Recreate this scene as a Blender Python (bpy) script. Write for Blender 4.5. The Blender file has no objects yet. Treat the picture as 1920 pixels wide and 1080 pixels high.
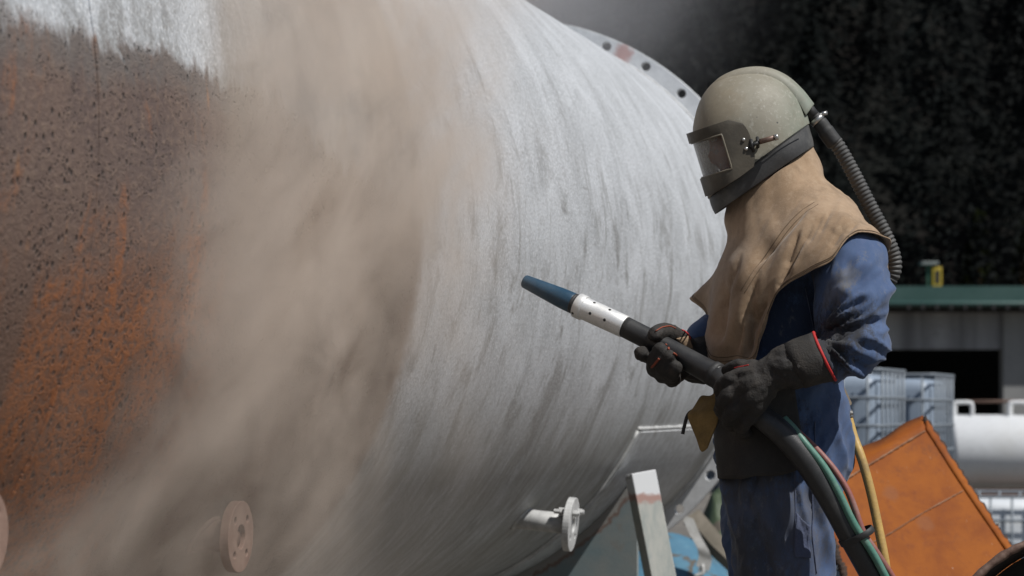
import bpy, bmesh, math, random
import numpy as np
from mathutils import Vector, noise
from mathutils.bvhtree import BVHTree
random.seed(7); rng = np.random.default_rng(7)
C = bpy.context.scene.collection
sc = bpy.context.scene
R_ = math.radians

# ------------------------------------------------------------------ camera, sky, sun, exposure
CAMZ, FPX, HOR = 1.07, 3733.0, 754.77
cd = bpy.data.cameras.new('camera'); cam = bpy.data.objects.new('camera', cd); C.objects.link(cam)
cam.location = (0, 0, CAMZ); cam.rotation_euler = (R_(90), 0, 0)
cd.sensor_width = 36; cd.lens = FPX/1920*36; cd.shift_y = (HOR-540)/1920
cd.clip_start = 0.05; cd.clip_end = 1500
cd.dof.use_dof = True; cd.dof.focus_distance = 4.62; cd.dof.aperture_fstop = 4.8
sc.camera = cam
SUN_DIR = Vector((0.47, -0.33, 0.815)).normalized()
w = bpy.data.worlds.new("World"); sc.world = w; w.use_nodes = True
wn = w.node_tree.nodes; wl = w.node_tree.links
sky = wn.new('ShaderNodeTexSky'); sky.sky_type = 'NISHITA'; sky.sun_disc = False
sky.sun_elevation = math.asin(SUN_DIR.z); sky.sun_rotation = math.atan2(SUN_DIR.x, SUN_DIR.y)
wl.new(sky.outputs[0], wn['Background'].inputs[0]); wn['Background'].inputs[1].default_value = 0.05
sd = bpy.data.lights.new('sun', 'SUN'); sd.energy = 4.0; sd.angle = R_(0.6); sd.color = (1, 0.98, 0.945)
so = bpy.data.objects.new('sun', sd); C.objects.link(so); so.location = (3, -3, 8)
so.rotation_euler = SUN_DIR.to_track_quat('Z', 'Y').to_euler()
vs = sc.view_settings; vs.view_transform = 'Standard'; vs.look = 'None'; vs.gamma = 1; vs.exposure = 0.12
vs.use_curve_mapping = False
sc.render.engine = 'CYCLES'
cy = sc.cycles; cy.use_denoising = True; cy.use_adaptive_sampling = False; cy.sample_clamp_indirect = 4.0; cy.max_bounces = 6; cy.volume_bounces = 2
cy.volume_step_rate = 1.5; cy.volume_max_steps = 128; cy.caustics_reflective = False; cy.caustics_refractive = False

# ------------------------------------------------------------------ node material helpers
class M:
    """small wrapper to build a procedural material"""
    def __init__(s, name):
        s.m = bpy.data.materials.new(name); s.m.use_nodes = True
        s.n = s.m.node_tree.nodes; s.l = s.m.node_tree.links
        s.b = s.n['Principled BSDF']; s.out = s.n['Material Output']
        s.tc = s.n.new('ShaderNodeTexCoord')
        s.obj = s.tc.outputs['Object']
    def link(s, a, b):
        if isinstance(a, (int, float)): b.default_value = a
        elif isinstance(a, tuple): b.default_value = a if len(a) == len(b.default_value) else a+(1,)
        else: s.l.new(a, b)
    def math(s, op, a, b=0.0, c=None, clamp=False):
        x = s.n.new('ShaderNodeMath'); x.operation = op; x.use_clamp = clamp
        s.link(a, x.inputs[0]); s.link(b, x.inputs[1])
        if c is not None: s.link(c, x.inputs[2])
        return x.outputs[0]
    def ramp(s, v, a, b, lo=0., hi=1., smooth=True):
        x = s.n.new('ShaderNodeMapRange'); x.interpolation_type = 'SMOOTHSTEP' if smooth else 'LINEAR'
        s.link(v, x.inputs[0]); s.link(a, x.inputs[1]); s.link(b, x.inputs[2]); x.inputs[3].default_value = lo; x.inputs[4].default_value = hi
        return x.outputs[0]
    def mix(s, f, a, b):
        x = s.n.new('ShaderNodeMix'); x.data_type = 'RGBA'
        s.link(f, x.inputs[0]); s.link(a, x.inputs[6]); s.link(b, x.inputs[7])
        return x.outputs[2]
    def scale(s, v, sx, sy, sz, off=(0, 0, 0)):
        x = s.n.new('ShaderNodeMapping'); x.inputs['Scale'].default_value = (sx, sy, sz); x.inputs['Location'].default_value = off
        s.l.new(v, x.inputs[0]); return x.outputs[0]
    def noise(s, v, sc, det=4., rough=.55, dist=0.):
        x = s.n.new('ShaderNodeTexNoise'); x.inputs['Scale'].default_value = sc; x.inputs['Detail'].default_value = det
        x.inputs['Roughness'].default_value = rough; x.inputs['Distortion'].default_value = dist
        if v is not None: s.l.new(v, x.inputs['Vector'])
        return x.outputs[0]
    def voro(s, v, sc, rand=1., feat='F1'):
        x = s.n.new('ShaderNodeTexVoronoi'); x.feature = feat; x.inputs['Scale'].default_value = sc; x.inputs['Randomness'].default_value = rand
        s.l.new(v, x.inputs['Vector']); return x
    def sep(s, v):
        x = s.n.new('ShaderNodeSeparateXYZ'); s.l.new(v, x.inputs[0]); return x.outputs
    def comb(s, a, b, c=0.):
        x = s.n.new('ShaderNodeCombineXYZ'); s.link(a, x.inputs[0]); s.link(b, x.inputs[1]); s.link(c, x.inputs[2]); return x.outputs[0]
    def dist(s, v, p):
        x = s.n.new('ShaderNodeVectorMath'); x.operation = 'DISTANCE'; s.l.new(v, x.inputs[0]); x.inputs[1].default_value = p
        return x.outputs['Value']
    def bump(s, h, strength=.3, d=.01):
        x = s.n.new('ShaderNodeBump'); x.inputs['Strength'].default_value = strength; x.inputs['Distance'].default_value = d
        s.l.new(h, x.inputs['Height']); s.l.new(x.outputs[0], s.b.inputs['Normal']); return x
    def color(s, c): s.link(c, s.b.inputs['Base Color'])
    def rough(s, r): s.link(r, s.b.inputs['Roughness'])
    def metal(s, r): s.link(r, s.b.inputs['Metallic'])

def simple(name, c1, c2=None, rough=.7, metal=0., sc1=12., fine=180., bump=.15, bd=.003, dust=None, dustamt=.4, spec=.5):
    m = M(name); c2 = c2 or tuple(x*.7 for x in c1)
    n1 = m.noise(m.obj, sc1, 5, .6); n2 = m.noise(m.obj, fine, 3, .6)
    col = m.mix(m.ramp(n1, .35, .65), c1, c2)
    col = m.mix(m.ramp(n2, .4, .75, 0, .35), col, tuple(x*.55 for x in c1))
    if dust:
        n3 = m.noise(m.obj, sc1*.6, 6, .7)
        col = m.mix(m.ramp(n3, .45, .72, 0, dustamt), col, dust)
    m.color(col); m.rough(m.ramp(n1, .3, .7, max(rough-.1, .05), min(rough+.1, 1))); m.metal(metal)
    m.b.inputs['Specular IOR Level'].default_value = spec
    if bump: m.bump(n2, bump, bd)
    return m.m

# ------------------------------------------------------------------ geometry helpers
def P(px, py, dy=0., Y=4.67):
    """a place seen at that pixel of the 1920-wide photograph, at distance Y+dy"""
    d = Y+dy
    return np.array([(px-960)/FPX*d, d, CAMZ+(HOR-py)/FPX*d])
U = 4.67/FPX                                    # metres per pixel at the worker

def obj(name, v, f, mat=None, parent=None, smooth=True, origin=None):
    """link a mesh given in world coordinates; origin: world place of its object"""
    me = bpy.data.meshes.new(name)
    o = bpy.data.objects.new(name, me); C.objects.link(o)
    v = np.asarray(v, float)
    if parent is not None:
        o.parent = parent
        org = np.array(parent['_org'] if '_org' in parent else (0, 0, 0), float)
    elif origin is not None:
        org = np.array(origin, float); o.location = org
    else: org = np.zeros(3)
    o['_org'] = [float(x) for x in org]
    me.from_pydata((v-org).tolist(), [], [tuple(int(i) for i in q) for q in f]); me.update()
    if smooth: me.polygons.foreach_set('use_smooth', [True]*len(me.polygons))
    for m in (mat if isinstance(mat, (list, tuple)) else [mat]):
        if m: me.materials.append(m)
    return o
def empty(name, loc, label=None, cat=None, group=None, rz=0.):
    o = bpy.data.objects.new(name, None); C.objects.link(o); o.location = loc; o.rotation_euler = (0, 0, rz)
    o.empty_display_size = .1
    o['_org'] = [float(x) for x in loc] if not rz else [0., 0., 0.]      # rotated things get their parts in local coordinates
    tag(o, label, cat, group); return o
def tag(o, label=None, cat=None, group=None, kind=None):
    if label: o['label'] = label
    if cat: o['category'] = cat
    if group: o['group'] = group
    if kind: o['kind'] = kind
    return o
def mod_solid(o, t, off=-1., bevel=0.):
    s = o.modifiers.new('solid', 'SOLIDIFY'); s.thickness = t; s.offset = off
    if bevel:
        b = o.modifiers.new('bevel', 'BEVEL'); b.width = bevel; b.segments = 2; b.limit_method = 'ANGLE'; b.angle_limit = R_(35)
    return o
def mod_bevel(o, wdt, seg=2, ang=35):
    b = o.modifiers.new('bevel', 'BEVEL'); b.width = wdt; b.segments = seg; b.limit_method = 'ANGLE'; b.angle_limit = R_(ang); return o
def mod_sub(o, n=1):
    b = o.modifiers.new('sub', 'SUBSURF'); b.levels = n; b.render_levels = n; return o

def cat_(*parts):
    vs_, fs_, k = [], [], 0
    for v, f in parts:
        v = np.asarray(v, float); vs_.append(v); fs_ += [tuple(i+k for i in q) for q in f]; k += len(v)
    return np.concatenate(vs_), fs_
def box(lo, hi):
    x0, y0, z0 = lo; x1, y1, z1 = hi
    v = [(x0,y0,z0),(x1,y0,z0),(x1,y1,z0),(x0,y1,z0),(x0,y0,z1),(x1,y0,z1),(x1,y1,z1),(x0,y1,z1)]
    return np.array(v, float), [(3,2,1,0),(4,5,6,7),(0,1,5,4),(1,2,6,5),(2,3,7,6),(3,0,4,7)]
def spline(pts, n):
    """Catmull-Rom through points of any dimension, n samples"""
    p = np.asarray(pts, float); k = len(p)
    if k == 2: return p[0]+(p[1]-p[0])*np.linspace(0, 1, n)[:, None]
    q = np.vstack([2*p[0]-p[1], p, 2*p[-1]-p[-2]])
    t = np.linspace(0, k-1-1e-9, n); i = t.astype(int); u = (t-i)[:, None]
    a, b, c, d = q[i], q[i+1], q[i+2], q[i+3]
    return .5*((2*b)+(c-a)*u+(2*a-5*b+4*c-d)*u**2+(3*b-a-3*c+d)*u**3)
def frames(path):
    p = np.asarray(path, float); t = np.gradient(p, axis=0); t /= np.linalg.norm(t, axis=1)[:, None]+1e-12
    up = np.array([0, 0, 1.]) if abs(t[0][2]) < .9 else np.array([1., 0, 0])
    a = np.cross(t[0], up); a /= np.linalg.norm(a); A = []
    for k in range(len(p)):
        a = a-t[k]*(a@t[k]); a /= np.linalg.norm(a); A.append(a)
    A = np.array(A); return t, A, np.cross(t, A)
def tube(path, rad, seg=14, caps=True, round_caps=False, flat=1., flat_axis=None):
    p = np.asarray(path, float); r = np.broadcast_to(np.asarray(rad, float), (len(p),)).copy()
    if round_caps:
        t0 = p[0]-p[1]; t0 /= np.linalg.norm(t0); t1 = p[-1]-p[-2]; t1 /= np.linalg.norm(t1)
        an = np.array([80, 55, 28])*math.pi/180
        pre = [p[0]+t0*r[0]*math.sin(x) for x in an]; prr = [r[0]*math.cos(x) for x in an]
        post = [p[-1]+t1*r[-1]*math.sin(x) for x in an[::-1]]; por = [r[-1]*math.cos(x) for x in an[::-1]]
        p = np.vstack([pre, p, post]); r = np.concatenate([prr, r, por])
    t, A, B = frames(p); n = len(p); ph = np.arange(seg)/seg*2*math.pi
    v = p[:, None]+r[:, None, None]*(np.cos(ph)[None, :, None]*A[:, None]+np.sin(ph)[None, :, None]*B[:, None])
    if flat != 1. and flat_axis is not None:
        ax = np.array(flat_axis, float); ax /= np.linalg.norm(ax)
        dv = v-p[:, None]; v = v+(dv@ax)[..., None]*ax*(flat-1)
    v = v.reshape(-1, 3); f = []
    for i in range(n-1):
        for j in range(seg):
            k = (j+1) % seg; f.append((i*seg+j, i*seg+k, (i+1)*seg+k, (i+1)*seg+j))
    if caps: f.append(tuple(range(seg))[::-1]); f.append(tuple((n-1)*seg+j for j in range(seg)))
    return v, f
def loft(rings, caps=True, closed=True):
    rings = np.asarray(rings, float); n, s, _ = rings.shape; f = []
    for i in range(n-1):
        for j in range(s if closed else s-1):
            k = (j+1) % s; f.append((i*s+j, i*s+k, (i+1)*s+k, (i+1)*s+j))
    if caps and closed: f.append(tuple(range(s))[::-1]); f.append(tuple((n-1)*s+j for j in range(s)))
    return rings.reshape(-1, 3), f
def remesh(parts, vox, smooth_it=6):
    """weld overlapping closed shapes into one continuous surface"""
    v, f = cat_(*parts)
    me = bpy.data.meshes.new('tmp'); me.from_pydata(v.tolist(), [], f); me.update()
    o = bpy.data.objects.new('tmp', me); C.objects.link(o)
    m = o.modifiers.new('r', 'REMESH'); m.mode = 'VOXEL'; m.voxel_size = vox
    s = o.modifiers.new('s', 'SMOOTH'); s.factor = .5; s.iterations = smooth_it
    dg = bpy.context.evaluated_depsgraph_get(); e = o.evaluated_get(dg); em = e.to_mesh()
    vv = np.zeros(len(em.vertices)*3); em.vertices.foreach_get('co', vv)
    ff = [tuple(p.vertices) for p in em.polygons]; e.to_mesh_clear()
    bpy.data.objects.remove(o); bpy.data.meshes.remove(me)
    return vv.reshape(-1, 3), ff
def normals(v, f):
    me = bpy.data.meshes.new('tmp'); me.from_pydata(v.tolist(), [], f); me.update()
    n = np.zeros(len(v)*3); me.vertices.foreach_get('normal', n); bpy.data.meshes.remove(me); return n.reshape(-1, 3)
def nz(p): return np.array([noise.noise(Vector(q)) for q in p])
def hexprism(c, ax, r, h, seg=6):
    ax = np.array(ax, float); ax /= np.linalg.norm(ax); c = np.array(c, float)
    return tube([c, c+ax*h*.5, c+ax*h], r, seg)
def ring_plate(r0, r1, nh, rh, off=0., m=4):
    """flat annulus with nh round holes, in the y-z plane (angle from -y)"""
    v, f = [], []; rm = .5*(r0+r1); dth = 2*math.pi/nh
    for k in range(nh):
        tc = off+k*dth; brd = []
        for i in range(m): brd.append((-.5+i/m, -.5))
        for i in range(m): brd.append((.5, -.5+i/m))
        for i in range(m): brd.append((.5-i/m, .5))
        for i in range(m): brd.append((-.5, .5-i/m))
        b0 = len(v); K = 4*m
        for (a, b) in brd:
            v.append((tc+a*dth, rm+b*(r1-r0)))
        for (a, b) in brd:
            an = math.atan2(b*(r1-r0), a*dth*rm); v.append((tc+rh*math.cos(an)/rm, rm+rh*math.sin(an)))
        for i in range(K):
            j = (i+1) % K; f.append((b0+i, b0+j, b0+K+j, b0+K+i))
    vv = np.array([(0, -r*math.cos(t), r*math.sin(t)) for t, r in v])
    return vv, f
def weld(o, d=1e-5):
    bm = bmesh.new(); bm.from_mesh(o.data); bmesh.ops.remove_doubles(bm, verts=bm.verts, dist=d)
    bmesh.ops.recalc_face_normals(bm, faces=bm.faces); bm.to_mesh(o.data); bm.free(); return o
def share(src, name, parent, loc=(0, 0, 0), rot=None):
    o = src.copy(); o.name = name; C.objects.link(o); o.parent = parent; o.location = loc
    if rot is not None: o.rotation_euler = rot
    return o

# ------------------------------------------------------------------ materials
AX = R_(18.114); TR = 1.0693; TZ = 1.469                 # tank: axis bearing, radius, axis height
def tank_coords(m):
    x, y, z = m.sep(m.obj)[:3]
    zz = m.math('SUBTRACT', z, TZ); th = m.math('ARCTAN2', zz, m.math('MULTIPLY', y, -1))
    return x, m.math('MULTIPLY', th, TR)                  # along the axis, round the girth (metres)
def mat_tank():
    m = M('tank_steel'); u, s = tank_coords(m); q = m.comb(u, s)
    # -- old rust
    r1 = m.noise(m.scale(q, 2.6, 1.1, 1), 1.6, 5, .62, .4)
    r2 = m.noise(m.scale(q, 6.5, 2.4, 1, (3, 1, 0)), 1.3, 6, .68, .5)
    r3 = m.noise(q, 75, 4, .7); r4 = m.noise(q, 260, 3, .65)
    low = m.ramp(s, -.05, -.42)                            # darker brown base and more orange towards the lower girth
    om = m.math('ADD', m.ramp(r2, .50, .70), m.math('MULTIPLY', low, m.ramp(r1, .38, .58)), clamp=True)
    om = m.math('MULTIPLY', om, m.ramp(r3, .33, .58))
    rust = m.mix(m.ramp(r1, .35, .65), (.140, .094, .076), (.094, .066, .060))
    rust = m.mix(m.ramp(r3, .42, .75, 0, .75), rust, (.215, .150, .112))
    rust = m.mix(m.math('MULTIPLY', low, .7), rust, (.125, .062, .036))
    rust = m.mix(m.math('MULTIPLY', om, .9), rust, (.30, .095, .020))
    rust = m.mix(m.ramp(m.noise(m.scale(q, 30, 3, 1), 1.4, 4, .6), .66, .76, 0, .7), rust, (.46, .19, .045))
    pitv = m.voro(m.scale(q, 1.5, 1, 1), 48); pmask = m.math('MULTIPLY', m.ramp(pitv.outputs['Distance'], .30, .12), m.ramp(m.noise(q, 9, 4, .65), .40, .56))
    pit2 = m.math('MULTIPLY', m.ramp(m.voro(q, 130).outputs['Distance'], .34, .14), m.ramp(m.noise(m.scale(q, 1, 1, 1, (4, 4, 0)), 22, 4, .6), .46, .6))
    pits = m.math('MAXIMUM', pmask, pit2)
    rust = m.mix(m.math('MULTIPLY', pits, .8), rust, (.035, .027, .025))
    rust = m.mix(m.ramp(r4, .62, .78, 0, .45), rust, (.30, .23, .18))
    # -- blasted white metal
    st = m.noise(m.scale(q, 17, 4.0, 1), 1.0, 7, .78, .4); st2 = m.noise(m.scale(q, 46, 13, 1), 1.0, 5, .75)
    pa = m.noise(m.scale(q, 2.2, 1.5, 1), 2.2, 6, .68, .6); gr = m.noise(m.scale(q, 1.6, 1, 1), 120, 3, .8); gr2 = m.noise(q, 900, 2, .8)
    cl = m.mix(m.ramp(pa, .3, .68), (.43, .447, .465), (.60, .622, .65))
    cl = m.mix(m.math('MULTIPLY', m.ramp(st, .52, .72), m.ramp(pa, .62, .40, .25, 1.0)), cl, (.19, .19, .19))
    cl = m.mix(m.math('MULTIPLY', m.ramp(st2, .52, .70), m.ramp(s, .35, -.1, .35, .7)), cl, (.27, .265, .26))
    cl = m.mix(m.ramp(m.noise(m.scale(q, 22, 3.2, 1, (2.3, 8.1, 0)), 1, 5, .65), .63, .72, 0, .55), cl, (.17, .17, .175))
    cl = m.mix(m.math('MULTIPLY', m.ramp(m.noise(m.scale(q, 3.5, 9, 1), 1.6, 5, .7, .5), .60, .72), m.math('MULTIPLY', m.ramp(u, -1.8, -2.6), m.ramp(m.math('ABSOLUTE', m.math('SUBTRACT', s, .02)), .30, .08))), cl, (.22, .22, .22))
    cl = m.mix(m.ramp(gr, .50, .60, 0, .6), cl, (.22, .22, .215))
    cl = m.mix(m.ramp(m.noise(m.scale(q, 1.8, 1, 1, (3, 1, 0)), 105, 3, .8), .54, .62, 0, .7), cl, (.80, .81, .82))
    blot = m.noise(m.scale(q, 7, 3.2, 1, (2, 6, 0)), 1.0, 6, .75, .7)
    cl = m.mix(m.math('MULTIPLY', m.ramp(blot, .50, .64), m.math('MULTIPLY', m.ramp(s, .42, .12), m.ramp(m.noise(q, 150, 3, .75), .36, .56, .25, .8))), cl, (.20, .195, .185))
    # darker grey mixed in towards the lower girth
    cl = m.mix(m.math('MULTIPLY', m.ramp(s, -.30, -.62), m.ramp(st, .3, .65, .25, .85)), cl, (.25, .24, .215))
    # -- where the blasting stopped
    jag = m.noise(m.scale(q, 7, 2.4, 1), 1.3, 6, .7, 1.2); jag2 = m.noise(q, 40, 4, .7); jag3 = m.noise(q, 3.2, 3, .5)
    e1 = m.math('ADD', u, m.math('MULTIPLY', m.math('SUBTRACT', jag2, .5), .07))
    white_u = m.ramp(e1, -3.74, -3.67)
    e2 = m.math('ADD', s, m.math('ADD', m.math('MULTIPLY', m.math('SUBTRACT', jag, .5), .17), m.math('MULTIPLY', m.math('SUBTRACT', jag3, .5), .14)))
    e2 = m.math('ADD', e2, m.math('MULTIPLY', m.math('SUBTRACT', jag2, .5), .03))
    e2 = m.math('ADD', e2, m.math('ADD', m.ramp(u, -4.5, -3.75, 0, .16), m.ramp(u, -5.0, -5.25, 0, .035)))
    white_s = m.ramp(e2, .125, .165)
    spot = m.math('MULTIPLY', m.ramp(m.noise(m.scale(q, 12, 2.2, 1, (5, 9, 0)), 1, 4, .6), .62, .68), m.ramp(u, -4.35, -3.9))
    wm = m.math('MAXIMUM', m.math('MAXIMUM', white_u, white_s), spot, clamp=True)
    half = m.math('MULTIPLY', m.ramp(m.math('ADD', u, m.math('MULTIPLY', m.math('SUBTRACT', jag3, .5), .25)), -4.66, -4.5), .6)
    rust = m.mix(half, rust, (.21, .165, .13))
    halo = m.math('MULTIPLY', m.ramp(e2, .06, .12), .55)
    rust = m.mix(halo, rust, (.13, .125, .12))
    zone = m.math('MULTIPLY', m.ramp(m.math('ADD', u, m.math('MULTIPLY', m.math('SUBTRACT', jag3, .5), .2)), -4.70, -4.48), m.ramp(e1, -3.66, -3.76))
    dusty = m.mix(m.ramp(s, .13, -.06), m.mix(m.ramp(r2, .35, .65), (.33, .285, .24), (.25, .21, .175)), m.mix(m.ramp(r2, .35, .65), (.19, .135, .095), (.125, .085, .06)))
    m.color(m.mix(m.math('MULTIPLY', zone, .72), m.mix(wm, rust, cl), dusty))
    m.rough(m.mix(wm, (.82,)*3, (.55,)*3)); m.metal(m.math('MULTIPLY', wm, .12))
    hgt = m.math('ADD', m.math('MULTIPLY', r3, .8), m.math('SUBTRACT', m.math('MULTIPLY', r4, .3), m.math('MULTIPLY', pits, .8)))
    hc = m.math('ADD', m.math('MULTIPLY', gr, .10), m.math('MULTIPLY', st, .12))
    mh = m.n.new('ShaderNodeMix'); mh.data_type = 'FLOAT'; m.l.new(wm, mh.inputs[0]); m.l.new(hgt, mh.inputs[2]); m.l.new(hc, mh.inputs[3])
    m.bump(mh.outputs[0], .8, .006)
    return m.m
def mat_blasted(name, c1=(.56, .57, .58), c2=(.42, .42, .42), paint=None):
    m = M(name); n = m.noise(m.obj, 30, 5, .65); g = m.noise(m.obj, 500, 2, .8)
    col = m.mix(m.ramp(n, .35, .65), c1, c2); col = m.mix(m.ramp(g, .5, .75, 0, .5), col, (.25, .25, .25))
    col = m.mix(m.ramp(m.noise(m.obj, 9, 5, .7), .62, .75, 0, .6), col, (.24, .225, .20))
    if paint:
        for (p, r) in paint:
            d = m.dist(m.scale(m.obj, 1, 1, 1), p)
            d = m.math('ADD', d, m.math('MULTIPLY', m.math('SUBTRACT', m.noise(m.obj, 60, 4, .7), .5), r*1.2))
            col = m.mix(m.ramp(d, r, r*.4, 0, .6), col, (.45, .15, .11))
    m.color(col); m.rough(.6); m.metal(.1); m.bump(g, .25, .002); return m.m
def mat_post():
    m = M('post_paint'); x, y, z = m.sep(m.obj)[:3]
    n = m.noise(m.obj, 25, 5, .7); e = m.math('ADD', z, m.math('MULTIPLY', m.math('SUBTRACT', n, .5), .05))
    worn = m.mix(m.ramp(m.noise(m.scale(m.obj, 1, 1, .25), 30, 5, .7), .35, .7), (.46, .46, .42), (.33, .36, .34))
    worn = m.mix(m.ramp(m.noise(m.obj, 6, 4, .6), .55, .7, 0, .6), worn, (.26, .31, .33))
    col = m.mix(m.ramp(e, .700, .718), worn, (.40, .25, .215))
    col = m.mix(m.ramp(e, .728, .745), col, (.70, .71, .72))
    m.color(col); m.rough(.6); m.bump(m.noise(m.obj, 200, 4, .7), .2, .003); return m.m
def mat_saddle():
    m = M('saddle_paint'); x, y, z = m.sep(m.obj)[:3]
    r = m.math('SQRT', m.math('ADD', m.math('MULTIPLY', y, y), m.math('POWER', m.math('SUBTRACT', z, TZ), 2)))
    e = m.math('ADD', r, m.math('MULTIPLY', m.math('SUBTRACT', m.noise(m.obj, 22, 5, .7), .5), .06))
    tl = m.mix(m.ramp(m.noise(m.obj, 5, 5, .65), .35, .65), (.20, .26, .275), (.27, .29, .28))
    tl = m.mix(m.ramp(m.noise(m.obj, 14, 5, .7), .58, .7, 0, .7), tl, (.25, .245, .225))
    col = m.mix(m.ramp(e, TR+.058, TR+.045), tl, (.20, .135, .11))
    col = m.mix(m.ramp(e, TR+.046, TR+.036), col, (.30, .29, .27))
    m.color(col); m.rough(.65); m.bump(m.noise(m.obj, 120, 4, .7), .2, .003); return m.m
def mat_cloth():
    m = M('coverall_cotton'); n1 = m.noise(m.obj, 9, 6, .7); n2 = m.noise(m.obj, 40, 5, .7); wv = m.noise(m.scale(m.obj, 1, 1, .4), 900, 2, .6)
    col = m.mix(m.ramp(n1, .35, .68), (.044, .080, .172), (.062, .102, .200))
    col = m.mix(m.ramp(n2, .45, .75, 0, .5), col, (.085, .115, .215))
    # grime rubbed into forearm, elbow crook, belly and thigh front; pale grit on the upper arm; jacket shade painted in dark blue
    for (p, r, a, c) in GRIME_SHADE:
        d = m.math('ADD', m.dist(m.obj, tuple(p)), m.math('MULTIPLY', m.math('SUBTRACT', m.noise(m.scale(m.obj, 1.3, 1, .7), 26, 8, .85), .5), r*3.0))
        col = m.mix(m.ramp(d, r, r*.35, 0, a), col, c)
    col = m.mix(m.ramp(m.noise(m.scale(m.obj, 1, 1, .5), 45, 6, .78), .54, .70, 0, .45), col, (.17, .165, .16))
    m.color(col); m.rough(.88); m.b.inputs['Sheen Weight'].default_value = .12
    m.bump(m.math('ADD', m.math('MULTIPLY', n2, .6), m.math('MULTIPLY', wv, .15)), .35, .004); return m.m
def mat_suede():
    m = M('hood_suede'); n1 = m.noise(m.obj, 7, 6, .7); n2 = m.noise(m.obj, 60, 5, .7); n3 = m.noise(m.obj, 420, 3, .7)
    col = m.mix(m.ramp(n1, .34, .66), (.36, .25, .16), (.25, .168, .102))
    col = m.mix(m.ramp(n2, .45, .75, 0, .45), col, (.43, .325, .225))
    col = m.mix(m.ramp(m.noise(m.scale(m.obj, 1, 1, .45), 14, 6, .75), .50, .70, 0, .7), col, (.19, .13, .08))
    col = m.mix(m.ramp(n3, .55, .75, 0, .4), col, (.47, .37, .27))
    m.color(col); m.rough(.95); m.b.inputs['Sheen Weight'].default_value = .25; m.b.inputs['Specular IOR Level'].default_value = .2
    m.bump(m.math('ADD', m.math('MULTIPLY', n2, .35), m.math('MULTIPLY', n3, .4)), .35, .003); return m.m
def mat_helmet():
    m = M('helmet_shell_plastic'); n = m.noise(m.obj, 10, 6, .7); n2 = m.noise(m.obj, 90, 4, .7)
    x, y, z = m.sep(m.obj)[:3]
    back = m.ramp(m.math('ADD', x, m.math('MULTIPLY', m.math('SUBTRACT', n, .5), .16)), -.06, .09)
    col = m.mix(back, (.235, .215, .165), (.165, .205, .165))
    col = m.mix(m.ramp(n, .42, .68, 0, .6), col, (.285, .265, .21))
    col = m.mix(m.ramp(m.noise(m.obj, 22, 6, .75), .48, .70, 0, .55), col, (.17, .15, .11))
    col = m.mix(m.ramp(n2, .52, .70, 0, .6), col, (.36, .345, .295))
    front = m.ramp(m.math('ADD', x, m.math('MULTIPLY', m.math('SUBTRACT', m.noise(m.obj, 13, 6, .75), .5), .22)), -.08, -.17)
    col = m.mix(m.math('MULTIPLY', front, .55), col, (.22, .175, .115))
    chip = m.math('MULTIPLY', m.ramp(m.voro(m.obj, 55).outputs['Distance'], .16, .10), m.ramp(m.noise(m.obj, 16, 3, .6), .60, .66))
    col = m.mix(chip, col, (.05, .05, .045))
    chip2 = m.math('MULTIPLY', m.ramp(m.voro(m.scale(m.obj, 1, 1, 1, (3, 3, 3)), 75).outputs['Distance'], .14, .09), m.ramp(m.noise(m.scale(m.obj, 1, 1, 1, (9, 3, 3)), 14, 3, .6), .58, .64))
    col = m.mix(chip2, col, (.55, .56, .53))
    sc_ = m.ramp(m.noise(m.scale(m.obj, 40, 8, 14), 3, 4, .6), .66, .72, 0, .35)
    col = m.mix(sc_, col, (.42, .42, .38))
    m.color(col); m.rough(m.ramp(n, .3, .7, .5, .72)); m.bump(m.math('ADD', n2, m.math('MULTIPLY', chip, -.8)), .12, .003); return m.m
def mat_orange():
    m = M('orange_rusted_paint'); n = m.noise(m.obj, 3.2, 6, .65, .3); n2 = m.noise(m.obj, 26, 5, .7); n3 = m.noise(m.obj, 240, 3, .7)
    col = m.mix(m.ramp(n, .36, .66), (.31, .088, .008), (.21, .052, .007))
    col = m.mix(m.ramp(n2, .50, .72, 0, .55), col, (.19, .05, .014))
    col = m.mix(m.ramp(m.noise(m.scale(m.obj, 1.5, 1.5, .5), 7, 6, .75, .6), .55, .72, 0, .6), col, (.15, .05, .02))
    sp = m.math('ADD', m.voro(m.obj, 5.5).outputs['Distance'], m.math('MULTIPLY', m.math('SUBTRACT', n2, .5), .25))
    col = m.mix(m.ramp(sp, .22, .10, 0, .3), col, (.20, .10, .065))
    col = m.mix(m.ramp(m.noise(m.scale(m.obj, 6, 6, 1), 9, 4, .7), .68, .74, 0, .6), col, (.56, .42, .32))
    m.color(col); m.b.inputs['Specular IOR Level'].default_value = .25; m.rough(.75); m.bump(m.math('ADD', n2, m.math('MULTIPLY', n3, .3)), .25, .004); return m.m
def mat_concrete(name, c1, c2, c3):
    m = M(name); st = m.noise(m.scale(m.obj, 1.1, 1.1, .12), 1.4, 5, .65); n = m.noise(m.obj, 3, 5, .7)
    pn = m.ramp(m.noise(m.scale(m.obj, .33, .33, .01), 2.2, 1, .4), .42, .58)
    col = m.mix(m.ramp(st, .36, .62), c1, c2); col = m.mix(m.math('MULTIPLY', pn, m.ramp(n, .3, .6, .4, 1)), col, c3)
    m.color(col); m.rough(.9); m.bump(n, .2, .02); return m.m
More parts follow.
